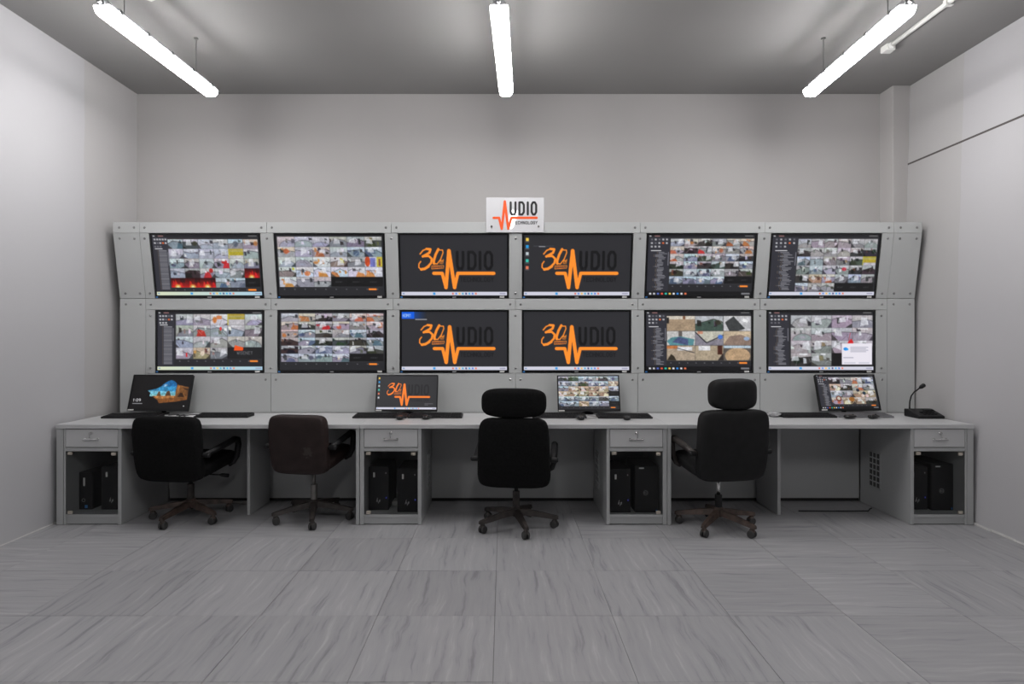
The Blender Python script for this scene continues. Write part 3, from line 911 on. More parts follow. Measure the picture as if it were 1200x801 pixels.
def court(cv):
    cl = (.20, .33, .468, .575)
    cv.rect(*cl, (212, 210, 208)); cv.poly([(.2, .5), (.24, .44), (.33, .42), (.46, .47), (.45, .575), (.23, .575)], (95, 160, 170)); cv.poly([(.25, .52), (.31, .43), (.40, .47), (.40, .57)], (85, 100, 150))
    cv.rect(.31, .33, .345, .42, (120, 110, 105))
    cl = (.468, .33, .735, .575)
    cv.rect(*cl, (208, 206, 190)); cv.poly([(.468, .35), (.575, .54), (.735, .42), (.735, .575), (.468, .575)], (150, 145, 160)); cv.stroke([(.47, .35), (.575, .53), (.735, .40)], .01, (50, 50, 60)); cv.ell(.705, .43, .025, .04, (70, 130, 235))
    cv.rect(.49, .33, .54, .38, (220, 150, 120))
    cl = (.20, .075, .468, .33)
    cv.rect(*cl, (186, 160, 130)); cv.rect(.2, .075, .468, .13, (225, 215, 200)); cv.rect(.35, .075, .375, .13, (150, 100, 70)); cv.rect(.2, .1, .22, .2, (40, 35, 35))
    cl = (.735, .075, 1., .33)
    cv.rect(.735, .075, .995, .33, (208, 208, 212)); cv.poly([(.75, .18), (.83, .08), (.94, .29), (.87, .33), (.79, .33)], (75, 78, 80)); cv.poly([(.91, .16), (.925, .12), (.97, .15), (.96, .19)], (248, 248, 250))
    cv.rect(.735, .33, .995, .575, (212, 190, 160)); cv.poly([(.735, .56), (.79, .42), (.9, .39), (.995, .46), (.995, .575), (.74, .575)], (160, 135, 120)); cv.ell(.955, .46, .03, .035, (165, 190, 225))
    cv.rect(.735, .575, .995, .83, (110, 100, 92)); cv.ell(.87, .75, .12, .14, (205, 170, 130), clip=(.735, .575, .995, .83)); cv.rect(.735, .575, .995, .62, (190, 210, 225))
    cv.rect(.468, .575, .735, .83, (190, 172, 145)); cv.rect(.68, .575, .725, .73, (95, 45, 30)); cv.rect(.5, .58, .61, .66, (235, 235, 240)); cv.poly([(.68, .83), (.735, .7), (.735, .83)], (60, 50, 48))
    cv.rect(.2, .575, .468, .83, (192, 172, 148)); cv.rect(.2, .575, .30, .63, (215, 130, 70)); cv.rect(.3, .6, .44, .66, (240, 242, 248)); cv.stroke([(.3, .62), (.46, .70)], .006, (60, 60, 70)); cv.poly([(.2, .83), (.24, .72), (.27, .76), (.29, .83)], (70, 60, 45))
    for uu in (.468, .735): cv.rect(uu - .001, .075, uu + .001, .83, (50, 50, 55))
    for vv in (.33, .575): cv.rect(.2, vv - .002, .995, vv + .002, (50, 50, 55))

GRID66 = ['wodeoo', 'odroeo', 'obgebd', 'dbdgdb', 'dwbweg', 'bbbbkk']
pics = {
    (0, 1): nvr(['bgwwbo', 'wwwwyw', 'bewrwe', 'wdrwef', 'fffbbk'], .15, (.145, .07, .985, .86), 11, 'pale', tree=False, pre=fires),
    (1, 1): nvr(['wwweeg', 'owowbb', 'wwOYev', 'YOOOOO', 'Oiikkk'], 0, (.01, .03, .985, .85), 22, 'none'),
    (2, 1): p_logo(), (3, 1): p_logo_icons(),
    (4, 1): nvr(GRID66, .205, (.21, .06, .99, .80), 55, 'dark'),
    (5, 1): nvr(['iiiiei', 'diiidd', 'bweegy', 'ebwrdd', 'dtoebe', 'beikkk'], .24, (.245, .065, .985, .93), 66, 'light'),
    (0, 0): nvr(['iiOyw', 'erwwe', 'wwiii', 'wtekk'], .16, (.175, .04, .99, .80), 33, 'pale', tree=False, hot=wisenet),
    (1, 0): nvr(GRID66, 0, (.015, .03, .985, .85), 44, 'none'),
    (2, 0): p_logo_hdmi(), (3, 0): p_logo_low(),
    (4, 0): nvr(['tgi', 'bbt', 'ttt'], .195, (.20, .075, .995, .83), 77, 'dark', pre=court, grain=1.2),
    (5, 0): nvr(['iiii', 'iiii', 'ieii', 'dekk'], .2, (.215, .06, .99, .92), 88, 'light', hot=red_case),
}
tv_lab = {
    (0, 1): 'black wall screen with red fire pictures in its grid, upper row far left',
    (1, 1): 'wall screen showing camera grid with white and orange rooms, upper row second from left',
    (2, 1): 'wall screen with orange pulse logo and no icons, upper row left of centre',
    (3, 1): 'wall screen with orange pulse logo and column of desktop icons, upper row',
    (4, 1): 'wall screen with dark taskbar and small camera grid, upper row second from right',
    (5, 1): 'wall screen of grey camera pictures with light taskbar, upper row far right',
    (0, 0): 'wall screen with pale camera grid and black empty cell, lower row far left',
    (1, 0): 'wall screen filled by six rows of camera pictures, lower row second from left',
    (2, 0): 'wall screen with orange pulse logo and blue input label, lower row',
    (3, 0): 'wall screen with plain orange pulse logo, lower row right of centre',
    (4, 0): 'wall screen with nine large camera pictures, lower row second from right',
    (5, 0): 'wall screen with white notice window over camera pictures, lower row far right',
}
for (k, up), cv in pics.items():
    g = 0.004
    x0, x1 = tvx[k] - TVW / 2 + g, tvx[k] + TVW / 2 - g
    if up:
        a0, a1 = g, HT - g
        P = lambda x, a, d: slanted(x, a, d)
    else:
        a0, a1 = Z1 + g, Z2 - g
        P = lambda x, a, d: (x, YF - d, a)
    t = thing('wall_screen', tv_lab[(k, up)], 'screen', P(tvx[k], a0, -.03), 'screens of the video wall')
    bz, bb = .013, .022
    def slab(m, xa, xb, aa, ab, d0, d1):
        v = [P(x, a, d) for d in (d1, d0) for (x, a) in ((xa, aa), (xb, aa), (xb, ab), (xa, ab))]
        return m.add(v, [(0, 1, 2, 3), (7, 6, 5, 4), (0, 4, 5, 1), (1, 5, 6, 2), (2, 6, 7, 3), (3, 7, 4, 0)])
    obj('back_shell', slab(MB(), x0 + .002, x1 - .002, a0 + .002, a1 - .002, -.065, -.0125), 'black', t)
    bzm = MB()
    slab(bzm, x0, x1, a0, a0 + bb, -.012, .0); slab(bzm, x0, x1, a1 - bz, a1, -.012, .0)
    slab(bzm, x0, x0 + bz, a0 + bb, a1 - bz, -.012, .0); slab(bzm, x1 - bz, x1, a0 + bb, a1 - bz, -.012, .0)
    obj('bezel', bzm, 'gloss_black', t)
    sw, sh = x1 - x0 - 2 * bz, a1 - a0 - bz - bb
    am = a0 + bb + sh / 2
    screen_obj(cv, t, sw, sh, lambda x, z: P(tvx[k] + x, am + z, -.008))
    obj('sensor_tab', slab(MB(), tvx[k] - .016, tvx[k] + .016, a0 + .003, a0 + .012, 0, .002), 'logo_grey', t)
    obj('energy_label', slab(MB(), x1 - .075, x1 - .035, a0 + .002, a0 + .018, 0, .0008), 'white', t)['label'] = 'white sticker on the lower bezel'
    obj('corner_label', slab(MB(), x0 + .004, x0 + .022, a0 + .002, a0 + .014, 0, .0008), 'blue', t)['label'] = 'small blue sticker on the bezel corner'

# ------------------------------------------------------------------ acrylic logo sign
sg = thing('logo_sign', 'frosted acrylic sign with orange pulse line standing on the video wall', 'sign', (0.098, yt - .008, Z4))
SX0, SX1, SZ0, SZ1 = -0.147, 0.345, 2.309, 2.605
ys_ = yt - .0075
obj('plate', MB().box(SX0, SX1, ys_ - .006, ys_, SZ0, SZ1), 'acrylic', sg, bevel=0.001)
def s3(x, y, d):   # from a 1200 x 720 view of the sign (plate spans 75..1085 by 60..665)
    return (SX0 + (x - 75) / 1010.0 * (SX1 - SX0), d, SZ1 - (y - 60) / 605.0 * (SZ1 - SZ0))
yp = ys_ - .0066
obj('pulse_line', MB().ribbon([[(205, 412), (300, 412), (347, 604), (400, 125), (460, 604), (515, 412), (958, 412)], [(347, 604), (400, 160), (460, 604)]], 42, yp, s3, -2e-5), 'print_orange', sg)['label'] = 'orange pulse line shaped like a letter A'
lt = []
for ch_, x, wd in (('U', 503, 84), ('D', 655, 78), ('I', 802, 0), ('O', 869, 80)):
    for li in FONT[ch_]:
        lt.append([(x + (0 if ch_ == 'I' else p[0] * wd), 143 + p[1] * 210) for p in li])
obj('lettering', MB().ribbon(lt, 38, yp - .0006, s3, -1e-5), 'print_black', sg)['label'] = 'bold black letters UDIO'
obj('lettering', MB().ribbon(word('TECHNOLOGY', 545, 472, 28, 48, 16), 9, yp - .0006, s3, -1e-5), 'print_black', sg)['label'] = 'small black word TECHNOLOGY'
for bx in (170, 990):
    p = Vector(s3(bx, 563, ys_))
    obj('bolt', MB().tube([p, p + Vector((0, -.011, 0)), p + Vector((0, -.014, 0))], [.009, .009, .005], 8), 'grey_steel', sg)

# ------------------------------------------------------------------ desks
YD0, YD1, ZD = 4.62, 5.322, 0.76
DT = 0.032
def desk(label, x0, x1, ends, dividers, backs, cap=()):
    t = thing('desk', label, 'desk', ((x0 + x1) / 2, 5.0, 0), 'desks of the control row')
    obj('desktop', MB().box(x0, x1, YD0, YD1, ZD - DT, ZD), 'desktop', t, bevel=0.002)
    for (a, b) in ends:
        obj('end_panel', MB().box(a, b, YD0 + .006, YD1 - .03, 0.002, ZD - DT - .0005), 'desk', t, bevel=0.0015)
    for x in dividers:
        obj('divider_panel', MB().box(x - .012, x + .012, 4.88, YD1 - .03, 0.03 if False else 0.002, ZD - DT - .0005), 'desk', t, bevel=0.0015)
    for (a, b) in backs:
        obj('back_panel', MB().box(a, b, YD1 - .028, YD1 - .010, 0.028, ZD - DT - .0005), 'desk', t)
        obj('gap_shade_strip', MB().box(a, b, YD1 - .018, YD1 - .010, 0.001, 0.027), 'dark_void', t)  # near-black strip paints the shade of the open gap under the back panel
    return t
desk('left desk of the row, with tilted black monitor and two low-backed chairs', -3.378, -1.088, [(-3.376, -3.325), (-1.114, -1.0895)], [-2.03], [(-2.885, -1.115)])
desk('middle desk of the row, between the two inner pedestal cabinets', -1.086, 1.2365, [], [], [(-.62, .778)])
desk('right desk of the row, carrying the gooseneck microphone', 1.2385, 3.552, [(1.2395, 1.266), (3.503, 3.55)], [2.195], [(1.267, 3.073)])

def cabinet(label, x0, x1, tl, tr, lower_clip, vent=None):
    t = thing('pedestal_cabinet', label, 'cabinet', ((x0 + x1) / 2, 4.95, 0), 'pedestal cabinets under the desks')
    ya, yb, zt_ = YD0 + .008, YD1 - .04, ZD - DT - .001
    obj('side_panel', MB().box(x0, x0 + tl, ya, yb, 0.002, zt_), 'desk', t, bevel=0.0015)
    obj('side_panel', MB().box(x1 - tr, x1, ya, yb, 0.002, zt_), 'desk', t, bevel=0.0015)
    a, b = x0 + tl, x1 - tr
    obj('back_panel', MB().box(a + .0005, b - .0005, yb - .02, yb, .03, zt_), 'desk', t)
    obj('cross_rail', MB().box(a + .0005, b - .0005, ya + .002, yb - .021, .556, .582), 'desk', t, bevel=0.0015)
    obj('bottom_shelf', MB().box(a + .0005, b - .0005, ya + .004, yb - .021, .056, .078), 'desk', t, bevel=0.0015)
    obj('kick_panel', MB().box(a + .0005, b - .0005, ya + .012, ya + .03, .006, .0555), 'desk', t)
    xm = (a + b) / 2
    d = obj('drawer', MB().box(a + .003, b - .003, ya + .001, ya + .018, .588, .722).box(a + .012, b - .012, ya + .0185, yb - .10, .60, .70), 'desktop', t, bevel=0.0012)
    z = .648
    obj('handle', MB().tube([(xm - .048, ya, z), (xm - .048, ya - .024, z), (xm + .048, ya - .024, z), (xm + .048, ya, z)], .0055, 8)
        .box(xm - .055, xm - .041, ya - .004, ya + .0005, z - .009, z + .009).box(xm + .041, xm + .055, ya - .004, ya + .0005, z - .009, z + .009), 'chrome', d)
    obj('lock', MB().tube([(xm, ya + .001, .695), (xm, ya - .010, .695), (xm, ya - .013, .695)], [.0115, .0115, .008], 12), 'chrome', d)
    obj('key', MB().box(xm - .002, xm + .002, ya - .032, ya - .013, .688, .702).tube([(xm, ya - .03, .69), (xm + .002, ya - .028, .66)], .0035, 6), 'chrome', d)
    gd = obj('glass_door', MB().box(a + .003, b - .003, ya + .004, ya + .009, .082, .552), 'glass', t)
    clips = [(a + .034, .540), (b - .034, .536), ((a + .034) if lower_clip == 'l' else (b - .034), .094)]
    for (cx, cz) in clips:
        obj('hinge_clip', MB().box(cx - .017, cx + .017, ya - .002, ya + .014, cz - .011, cz + .011), 'clip', gd, bevel=0.002)
    if vent:
        vx, sgn = vent
        fr = MB(); y0, y1, z0, z1 = 5.00, 5.145, .175, .465
        v = obj('vent_grille', MB().box(min(vx, vx + sgn * .003), max(vx, vx + sgn * .003), y0, y1, z0, z1), 'vent_dark', t)
        for r_ in range(7):
            z = z0 + (z1 - z0) * r_ / 6
            fr.box(min(vx, vx + sgn * .006), max(vx, vx + sgn * .006), y0 - .004, y1 + .004, z - .005, z + .005)
        for c_ in range(4):
            y = y0 + (y1 - y0) * c_ / 3
            fr.box(min(vx, vx + sgn * .006), max(vx, vx + sgn * .006), y - .004, y + .004, z0 - .005, z1 + .005)
        obj('grille_bars', fr, 'desk', v)
    return t
cabinet('grey pedestal cabinet at the left wall with glass door and drawer', -3.322, -2.886, .012, .026, 'l')
cabinet('grey pedestal cabinet between brown chair and middle headrest chair', -1.085, -.621, .031, .026, 'l', (-.621, 1))
cabinet('grey pedestal cabinet between the two headrest chairs', .779, 1.2355, .024, .031, 'r', (.779, -1))
cabinet('grey pedestal cabinet at the right wall below the microphone', 3.076, 3.50, .025, .012, 'r', (3.076, -1))

# ------------------------------------------------------------------ computers in the cabinets
def tower(label, x0, w, h, y0, kind, depth=.33, group='computers behind the glass doors'):
    z0 = .0785
    t = thing('computer_tower', label, 'computer', (x0 + w / 2, y0 + depth / 2, z0), group)
    obj('case', MB().box(x0, x0 + w, y0 + .012, y0 + depth, z0, z0 + h), 'pc', t, bevel=0.003)
    obj('front_panel', MB().box(x0 - .001, x0 + w + .001, y0, y0 + .0115, z0, z0 + h), 'pc_front', t, bevel=0.003)
    f = lambda x, y, d: (x, y0 - d, y)
    xm = x0 + w / 2
    if kind == 'script':      # slanted two-letter mark
        obj('case_label', MB().box(x0 + .035, x0 + .049, y0 - .001, y0 + .002, z0 + h * .76, z0 + h * .87), 'white', t)['label'] = 'small white sticker on the front'
        obj('drive_slot', MB().box(x0 + w * .72, x0 + w * .75, y0 - .001, y0 + .001, z0 + h * .3, z0 + h * .9), 'key', t)
        cx, cz, s_ = x0 + w * .48, z0 + h * .22, .016
        L = [[(-.9, -.6), (-.3, 1.3)], [(-.62, .25), (-.25, .25), (-.4, -.6)], [(.05, -1.3), (.55, .35), (.95, .35), (.75, -.5), (.3, -.5)]]
        obj('maker_mark', MB().ribbon([[(cx + a * s_, cz + b * s_) for a, b in li] for li in L], .0036, .0012, f, 1e-5), 'logo_grey', t)['label'] = 'grey slanted hp letters'
        obj('power_light', MB().box(x0 + w * .86, x0 + w * .9, y0 - .001, y0 + .001, z0 + h * .27, z0 + h * .30), 'led', t)['label'] = 'tiny blue light'
        obj('port', MB().box(x0 + w * .84, x0 + w * .88, y0 - .001, y0 + .001, z0 + h * .84, z0 + h * .87), 'logo_grey', t)
    elif kind == 'ring':      # ring with four letters
        obj('case_label', MB().box(x0 + .03, x0 + .068, y0 - .001, y0 + .002, z0 + h * .93, z0 + h * .955), 'white', t)['label'] = 'small white sticker near the top edge'
        obj('drive_bay', MB().box(x0 + .02, x0 + w - .03, y0 - .0015, y0 + .001, z0 + h * .81, z0 + h * .85), 'key', t)
        obj('drive_bay', MB().box(x0 + .02, x0 + w - .03, y0 - .0015, y0 + .001, z0 + h * .87, z0 + h * .91), 'key', t)
        cx, cz, r_ = x0 + w * .46, z0 + h * .42, .017
        ring = [[(cx + r_ * math.cos(a * math.pi / 8), cz + r_ * math.sin(a * math.pi / 8)) for a in range(17)]]
        tx = []
        for i, ch_ in enumerate('DELL'):
            for li in FONT[ch_]:
                tx.append([(cx - .0115 + i * .006 + p[0] * .0045, cz + .004 - p[1] * .008) for p in li])
        obj('maker_mark', MB().ribbon(ring, .0028, .0012, f, 1e-5).ribbon(tx, .0014, .0013, f, 1e-5), 'logo_grey', t)['label'] = 'grey ring with letters DELL'
        obj('port_column', MB().box(x0 + w * .86, x0 + w * .89, y0 - .001, y0 + .001, z0 + h * .45, z0 + h * .72), 'key', t)
        obj('corner_label', MB().box(x0 + w * .90, x0 + w * .96, y0 - .001, y0 + .001, z0 + h * .02, z0 + h * .06), 'blue', t)
    else:                     # slim case, blue sticker
        obj('case_label', MB().box(x0 + .032, x0 + .046, y0 - .001, y0 + .002, z0 + h * .63, z0 + h * .85), 'white', t)['label'] = 'small white sticker on the front'
        obj('corner_label', MB().box(x0 + .045, x0 + .066, y0 - .001, y0 + .002, z0 + .012, z0 + .035), 'blue', t)['label'] = 'square blue sticker at the foot'
        cx, cz, r_ = x0 + .035, z0 + h * .25, .012
        obj('maker_mark', MB().ribbon([[(cx + r_ * math.cos(a * math.pi / 8), cz + r_ * math.sin(a * math.pi / 8)) for a in range(17)]], .0025, .0012, f, 1e-5), 'logo_grey', t)
    return t
tower('slim black computer with blue sticker in the leftmost cabinet', -3.300, .10, .29, 4.765, 'slim', .30)
tower('black computer with slanted mark, right of slim one in leftmost cabinet', -3.125, .165, .335, 4.76, 'script')
tower('black computer at the left inside the cabinet beside the brown chair', -1.045, .155, .335, 4.75, 'script')
tower('black computer at the right inside the cabinet beside the brown chair', -.812, .155, .335, 4.69, 'script')
tower('black computer with slanted mark, left in cabinet between headrest chairs', .815, .155, .335, 4.68, 'script')
tower('black computer with ring mark, right in cabinet between headrest chairs', 1.005, .175, .36, 4.68, 'ring')
tower('black computer half hidden by the left edge of the rightmost cabinet', 3.14, .155, .335, 4.76, 'script')
tower('black computer with ring mark in the cabinet at the right wall', 3.312, .168, .36, 4.74, 'ring')
tag(obj('power_adapter', MB().box(-.885, -.835, 4.86, 4.98, .0785, .115), 'white', bevel=.008, seg=2), 'white power adapter lying between two computers in a cabinet', 'adapter')

# ------------------------------------------------------------------ desk monitors
def beach():
    """a sea view through the mouth of a dark cave"""
    cv = Canvas((13, 11, 12))
    cl = (.27, .12, .77, .66)
    mouth = [(.27, .455), (.36, .42), (.43, .39), (.49, .33), (.53, .25), (.60, .17), (.655, .135), (.70, .16), (.75, .23), (.765, .33), (.755, .48), (.76, .62), (.70, .66), (.40, .64), (.32, .62), (.33, .52)]
    cv.poly(mouth, (26, 100, 158)); cv.poly([p for p in mouth if p[1] > .3] , (70, 160, 200), .55); cv.poly([p for p in mouth if p[1] > .42], (140, 200, 212), .7)
    cv.ell(.57, .29, .045, .045, (215, 228, 235), .85, soft=9); cv.ell(.54, .33, .05, .03, (205, 225, 235), .6, soft=9)
    cv.poly([(.33, .545), (.76, .545), (.76, .62), (.33, .62)], (95, 165, 175)); cv.rect(.33, .585, .76, .605, (190, 210, 205), .6)
    cv.poly([(.44, .61), (.452, .52), (.468, .47), (.485, .485), (.50, .55), (.515, .61)], (92, 66, 42)); cv.poly([(.585, .61), (.60, .50), (.625, .455), (.65, .47), (.67, .54), (.68, .61)], (88, 58, 36))
    cv.poly([(.36, .615), (.76, .605), (.97, .66), (.97, .72), (.80, .78), (.56, .82), (.50, .83), (.47, .74)], (122, 74, 34)); cv.poly([(.4, .615), (.75, .61), (.74, .66), (.47, .70)], (168, 112, 62))
    cv.poly([(.765, .27), (.84, .30), (.90, .33), (.97, .34), (.97, .66), (.88, .68), (.76, .665), (.755, .45)], (118, 76, 38))
    cv.poly([(.775, .30), (.82, .31), (.81, .50), (.77, .60)], (160, 104, 54)); cv.poly([(.80, .64), (.84, .50), (.88, .54), (.92, .65)], (52, 30, 16)); cv.poly([(.86, .36), (.97, .40), (.97, .46), (.90, .42)], (66, 40, 22)); cv.poly([(.90, .5), (.97, .47), (.97, .6), (.93, .62)], (92, 58, 30))
    cv.soften(4, .28)
    cv.text('1:09', .05, .70, .028, .075, .014, .007, (225, 225, 228)); cv.rect(.05, .83, .22, .85, (150, 150, 155))
    cv.rect(.92, .90, .94, .925, (200, 200, 200))
    return cv
def mon_logo():
    cv = Canvas((46, 46, 49)); logo(cv, (30, 30, 33), c=(255, 130, 45)); desktop_icons(cv, 6)
    cv.rect(.80, .82, .94, .835, (130, 130, 135), .7); cv.rect(.80, .855, .86, .87, (130, 130, 135), .7); return cv
def mon_d_hot(cv):
    cv.ell(.33, .70, .05, .09, (150, 70, 45)); cv.ell(.33, .69, .03, .05, (215, 205, 190)); cv.ell(.55, .72, .05, .07, (190, 120, 40)); cv.ell(.68, .45, .03, .05, (60, 60, 80)); cv.ell(.78, .54, .03, .05, (40, 70, 90))
def monitor(label, xb, yb, zb, w, h, tilt, yaw, cv, foot=True):
    """xb, yb, zb: middle of the lower front edge"""
    t = thing('desk_monitor', label, 'monitor', (xb, yb, ZD), 'monitors on the desks')
    st, ctt = math.sin(tilt), math.cos(tilt)
    def P(x, a, d):
        y = a * st - d * ctt; z = a * ctt + d * st
        return (xb + x * math.cos(yaw) - y * math.sin(yaw), yb + x * math.sin(yaw) + y * math.cos(yaw), zb + z)
    def slab(m, xa, xb_, aa, ab, d0, d1):
        v = [P(x, a, d) for d in (d1, d0) for (x, a) in ((xa, aa), (xb_, aa), (xb_, ab), (xa, ab))]
        return m.add(v, [(0, 1, 2, 3), (7, 6, 5, 4), (0, 4, 5, 1), (1, 5, 6, 2), (2, 6, 7, 3), (3, 7, 4, 0)])
    bz, bb = .008, .018
    obj('back_shell', slab(MB(), -w / 2 + .002, w / 2 - .002, .002, h - .002, -.035, -.0085), 'black', t, bevel=.004)
    m = MB(); slab(m, -w / 2, w / 2, 0, bb, -.008, 0); slab(m, -w / 2, w / 2, h - bz, h, -.008, 0); slab(m, -w / 2, -w / 2 + bz, bb, h - bz, -.008, 0); slab(m, w / 2 - bz, w / 2, bb, h - bz, -.008, 0)
    obj('bezel', m, 'black', t)
    sw, sh = w - 2 * bz, h - bz - bb
    screen_obj(cv, t, sw, sh, lambda x, z: P(x, bb + sh / 2 + z, -.005))
    obj('spec_label', slab(MB(), -w / 2 + .006, -w / 2 + .056, .003, .013, 0, .0008), 'white', t)['label'] = 'white sticker at the lower left corner'
    # short stand behind the panel
    a = Vector(P(0, h * .35, -.035)); b = Vector((xb + .0 - .10 * math.sin(yaw), min(yb + .105, YD1 - .035), ZD + .012))
    obj('stand_neck', MB().tube([a, (a + b) / 2 + Vector((0, .01, -.02)), b], [.02, .02, .018], 8), 'black', t, smooth=True)
    obj('stand_foot', MB().tube([(b.x, b.y - .02, ZD + .0005), (b.x, b.y - .02, ZD + .012)], .055 if False else .05, 20), 'black', t)
    return t
GC = ['ggbbgb', 'bbgbbt', 'bttttb', 'tttttk', 'bbbbgb', 'bbtbbk']
monitor('tilted black monitor with beach cave picture on the left desk', -2.918, 5.16, .797, .520, .312, R(17), R(-2), beach())
monitor('desk monitor with orange pulse logo below the wall screens', -.823, 5.17, .79, .527, .312, R(13), R(-2), mon_logo())
monitor('desk monitor filled by bright camera grid, right of middle headrest chair', .725, 5.17, .79, .532, .308, R(12), R(2), nvr(GC, 0, (.005, .005, .995, .90), 101, 'none'))
monitor('desk monitor with brownish camera pictures near the microphone', 2.925, 5.15, .80, .530, .312, R(17), R(4), nvr(['deob', 'tdoe', 'wett', 'ottd'], .20, (.205, .06, .975, .86), 102, 'dark', pre=mon_d_hot))

# ------------------------------------------------------------------ keyboards, mice and small things on the desks
def keyboard(label, xc, yc, yaw, w=.44, d=.145, body='black', keys='key'):
    t = thing('keyboard', label, 'keyboard', (0, 0, 0), 'keyboards on the desks')
    obj('body', MB().prism([(-d / 2, .0005), (d / 2, .0005), (d / 2, .024), (-d / 2, .014)], 'x', -w / 2, w / 2), body, t, bevel=.003)
    m = MB()
    for r_ in range(6):
        y = -d / 2 + .018 + r_ * (d - .034) / 5
        z = .014 + (.024 - .014) * (y + d / 2) / d
        n = 20; x = -w / 2 + .012; step = (w - .024) / n
        if r_ == 0:
            spans = [(0, 1.3), (1.3, 2.5), (2.5, 3.7), (3.7, 9), (9, 10.2), (10.2, 11.4), (11.4, 12.6), (12.8, 13.8), (13.8, 14.8), (14.8, 15.8), (16, 18), (18, 19), (19, 20)]
        else:
            spans = [(k, k + 1) for k in range(13)] + [(13 - .2, 13.8), (13.8, 14.8), (14.8, 15.8)] + [(16 + k, 17 + k) for k in range(4)]
        for a, b in spans:
            m.box(x + a * step + .0012, x + b * step - .0012, y - .0085, y + .0085, z - .001, z + .0055)
    obj('keys', m, keys, t)['kind'] = 'stuff'
    t.location = (xc, yc, ZD); t.rotation_euler = (0, 0, R(yaw))
    return t
keyboard('black keyboard left of the low-backed black chair, below beach monitor', -3.035, 5.02, 0)
keyboard('black keyboard between low-backed black chair and brown chair', -2.305, 5.06, 1)
keyboard('left one of two black keyboards before the orange logo monitor', -1.005, 5.03, 0)
keyboard('right one of two black keyboards before the orange logo monitor', -.555, 5.03, 0)
keyboard('black keyboard running behind the middle chair toward camera grid monitor', .455, 5.03, 0)
keyboard('black keyboard right of the camera grid monitor', .985, 5.01, -1)
keyboard('black keyboard beside crumpled film, left of the tilted right monitor', 2.50, 5.06, 0)
keyboard('grey keyboard lying in front of the rightmost desk monitor', 2.965, 5.07, -2, w=.44, d=.15, body='grey_key', keys='grey_key')

def mouse(label, xc, yc, yaw):
    t = thing('mouse', label, 'mouse', (0, 0, 0), 'mice on the desks')
    obj('shell', MB().pillow((0, 0, .0165), (.031, .056, .0165), 2.6, 7, lambda x, y, z: (x, y, z * (1 - .25 * (y / .056)))), 'gloss_black', t, smooth=True)
    obj('wheel', MB().tube([(-.004, .03, .027), (.004, .03, .027)], .009, 10), 'key', t)
    t.location = (xc, yc, ZD + .0003); t.rotation_euler = (0, 0, R(yaw))
    return t
mouse('left mouse in front of the orange logo monitor', -.828, 4.90, 5)
mouse('right mouse in front of the orange logo monitor', -.613, 4.91, -20)
mouse('mouse just right of the middle headrest chair', .612, 4.885, 8)
mouse('mouse before the keyboard above the cabinet between headrest chairs', .98, 4.875, -5)
mouse('left one of two mice before the rightmost monitor', 2.80, 4.95, -70)
mouse('right one of two mice before the rightmost monitor', 2.99, 4.95, -60)

ph = MB().box(-2.77, -2.54, 4.99, 5.14, ZD + .0005, ZD + .0025)
tag(obj('paper_sheet', ph, 'paper'), 'white paper lying between the keyboards behind the black chair', 'paper')
cb = MB()
cb.tube([(-2.80 + .028 * i + random.uniform(-.01, .01), 5.12 + random.uniform(-.05, .04), ZD + .006 + (.006 if i % 2 else 0)) for i in range(10)], .0035, 6)
cb.tube([(-2.70 + .012 * i, 5.06 + .03 * math.sin(i * 1.7), ZD + .010) for i in range(8)], .0035, 6)
tag(obj('cable', cb, 'black', smooth=True), 'tangled black cable on the white paper below beach monitor', 'cable')
rnd = random.Random(5)
film = MB().pillow((2.235, 5.06, ZD + .0225), (.055, .045, .022), 2.2, 8, lambda x, y, z: (x * rnd.uniform(.8, 1.15), y * rnd.uniform(.8, 1.15), z * (rnd.uniform(.55, 1.0) if z > 0 else 1)))
tag(obj('plastic_film', film, 'plastic_film'), 'crumpled clear plastic film at the left of the right keyboards', 'plastic bag')
tag(obj('cable', MB().tube([(.70, 5.12, ZD + .005), (.76, 5.02, ZD + .005), (.74, 4.93, ZD + .005), (.66, 4.91, ZD + .005)], .003, 6), 'cable', smooth=True), 'pale mouse cable between the keyboards of the camera grid monitor', 'cable')

# gooseneck microphone
mic = thing('gooseneck_microphone', 'black gooseneck microphone console at the right end of the desks', 'microphone', (3.37, 5.02, ZD))
bx = MB().prism([(4.93, ZD + .0005), (5.12, ZD + .0005), (5.12, ZD + .062), (5.08, ZD + .064), (4.93, ZD + .022)], 'x', 3.275, 3.485)
obj('console', bx, 'black', mic, bevel=.005)
kp = MB()
for i in range(4):
    for j in range(2):
        y = 4.96 + j * .035; x = 3.335 + i * .03
        z = ZD + .022 + (.042) * (y - 4.93) / .15
        kp.box(x, x + .02, y, y + .02, z, z + .01)
obj('buttons', kp, 'key', mic)
obj('display_strip', MB().box(3.39, 3.46, 5.025, 5.065, ZD + .052, ZD + .062), 'key', mic)
obj('gooseneck', MB().tube([(3.31, 5.10, ZD + .06), (3.312, 5.10, ZD + .12), (3.318, 5.09, ZD + .17), (3.335, 5.075, ZD + .205), (3.37, 5.05, ZD + .245)], .0055, 8), 'black', mic, smooth=True)
obj('microphone_head', MB().tube([(3.362, 5.055, ZD + .237), (3.372, 5.048, ZD + .247), (3.388, 5.038, ZD + .264), (3.394, 5.034, ZD + .270)], [.009, .017, .017, .009], 10), 'black', mic, smooth=True)
for o_ in (mic,): o_.location.x += .07

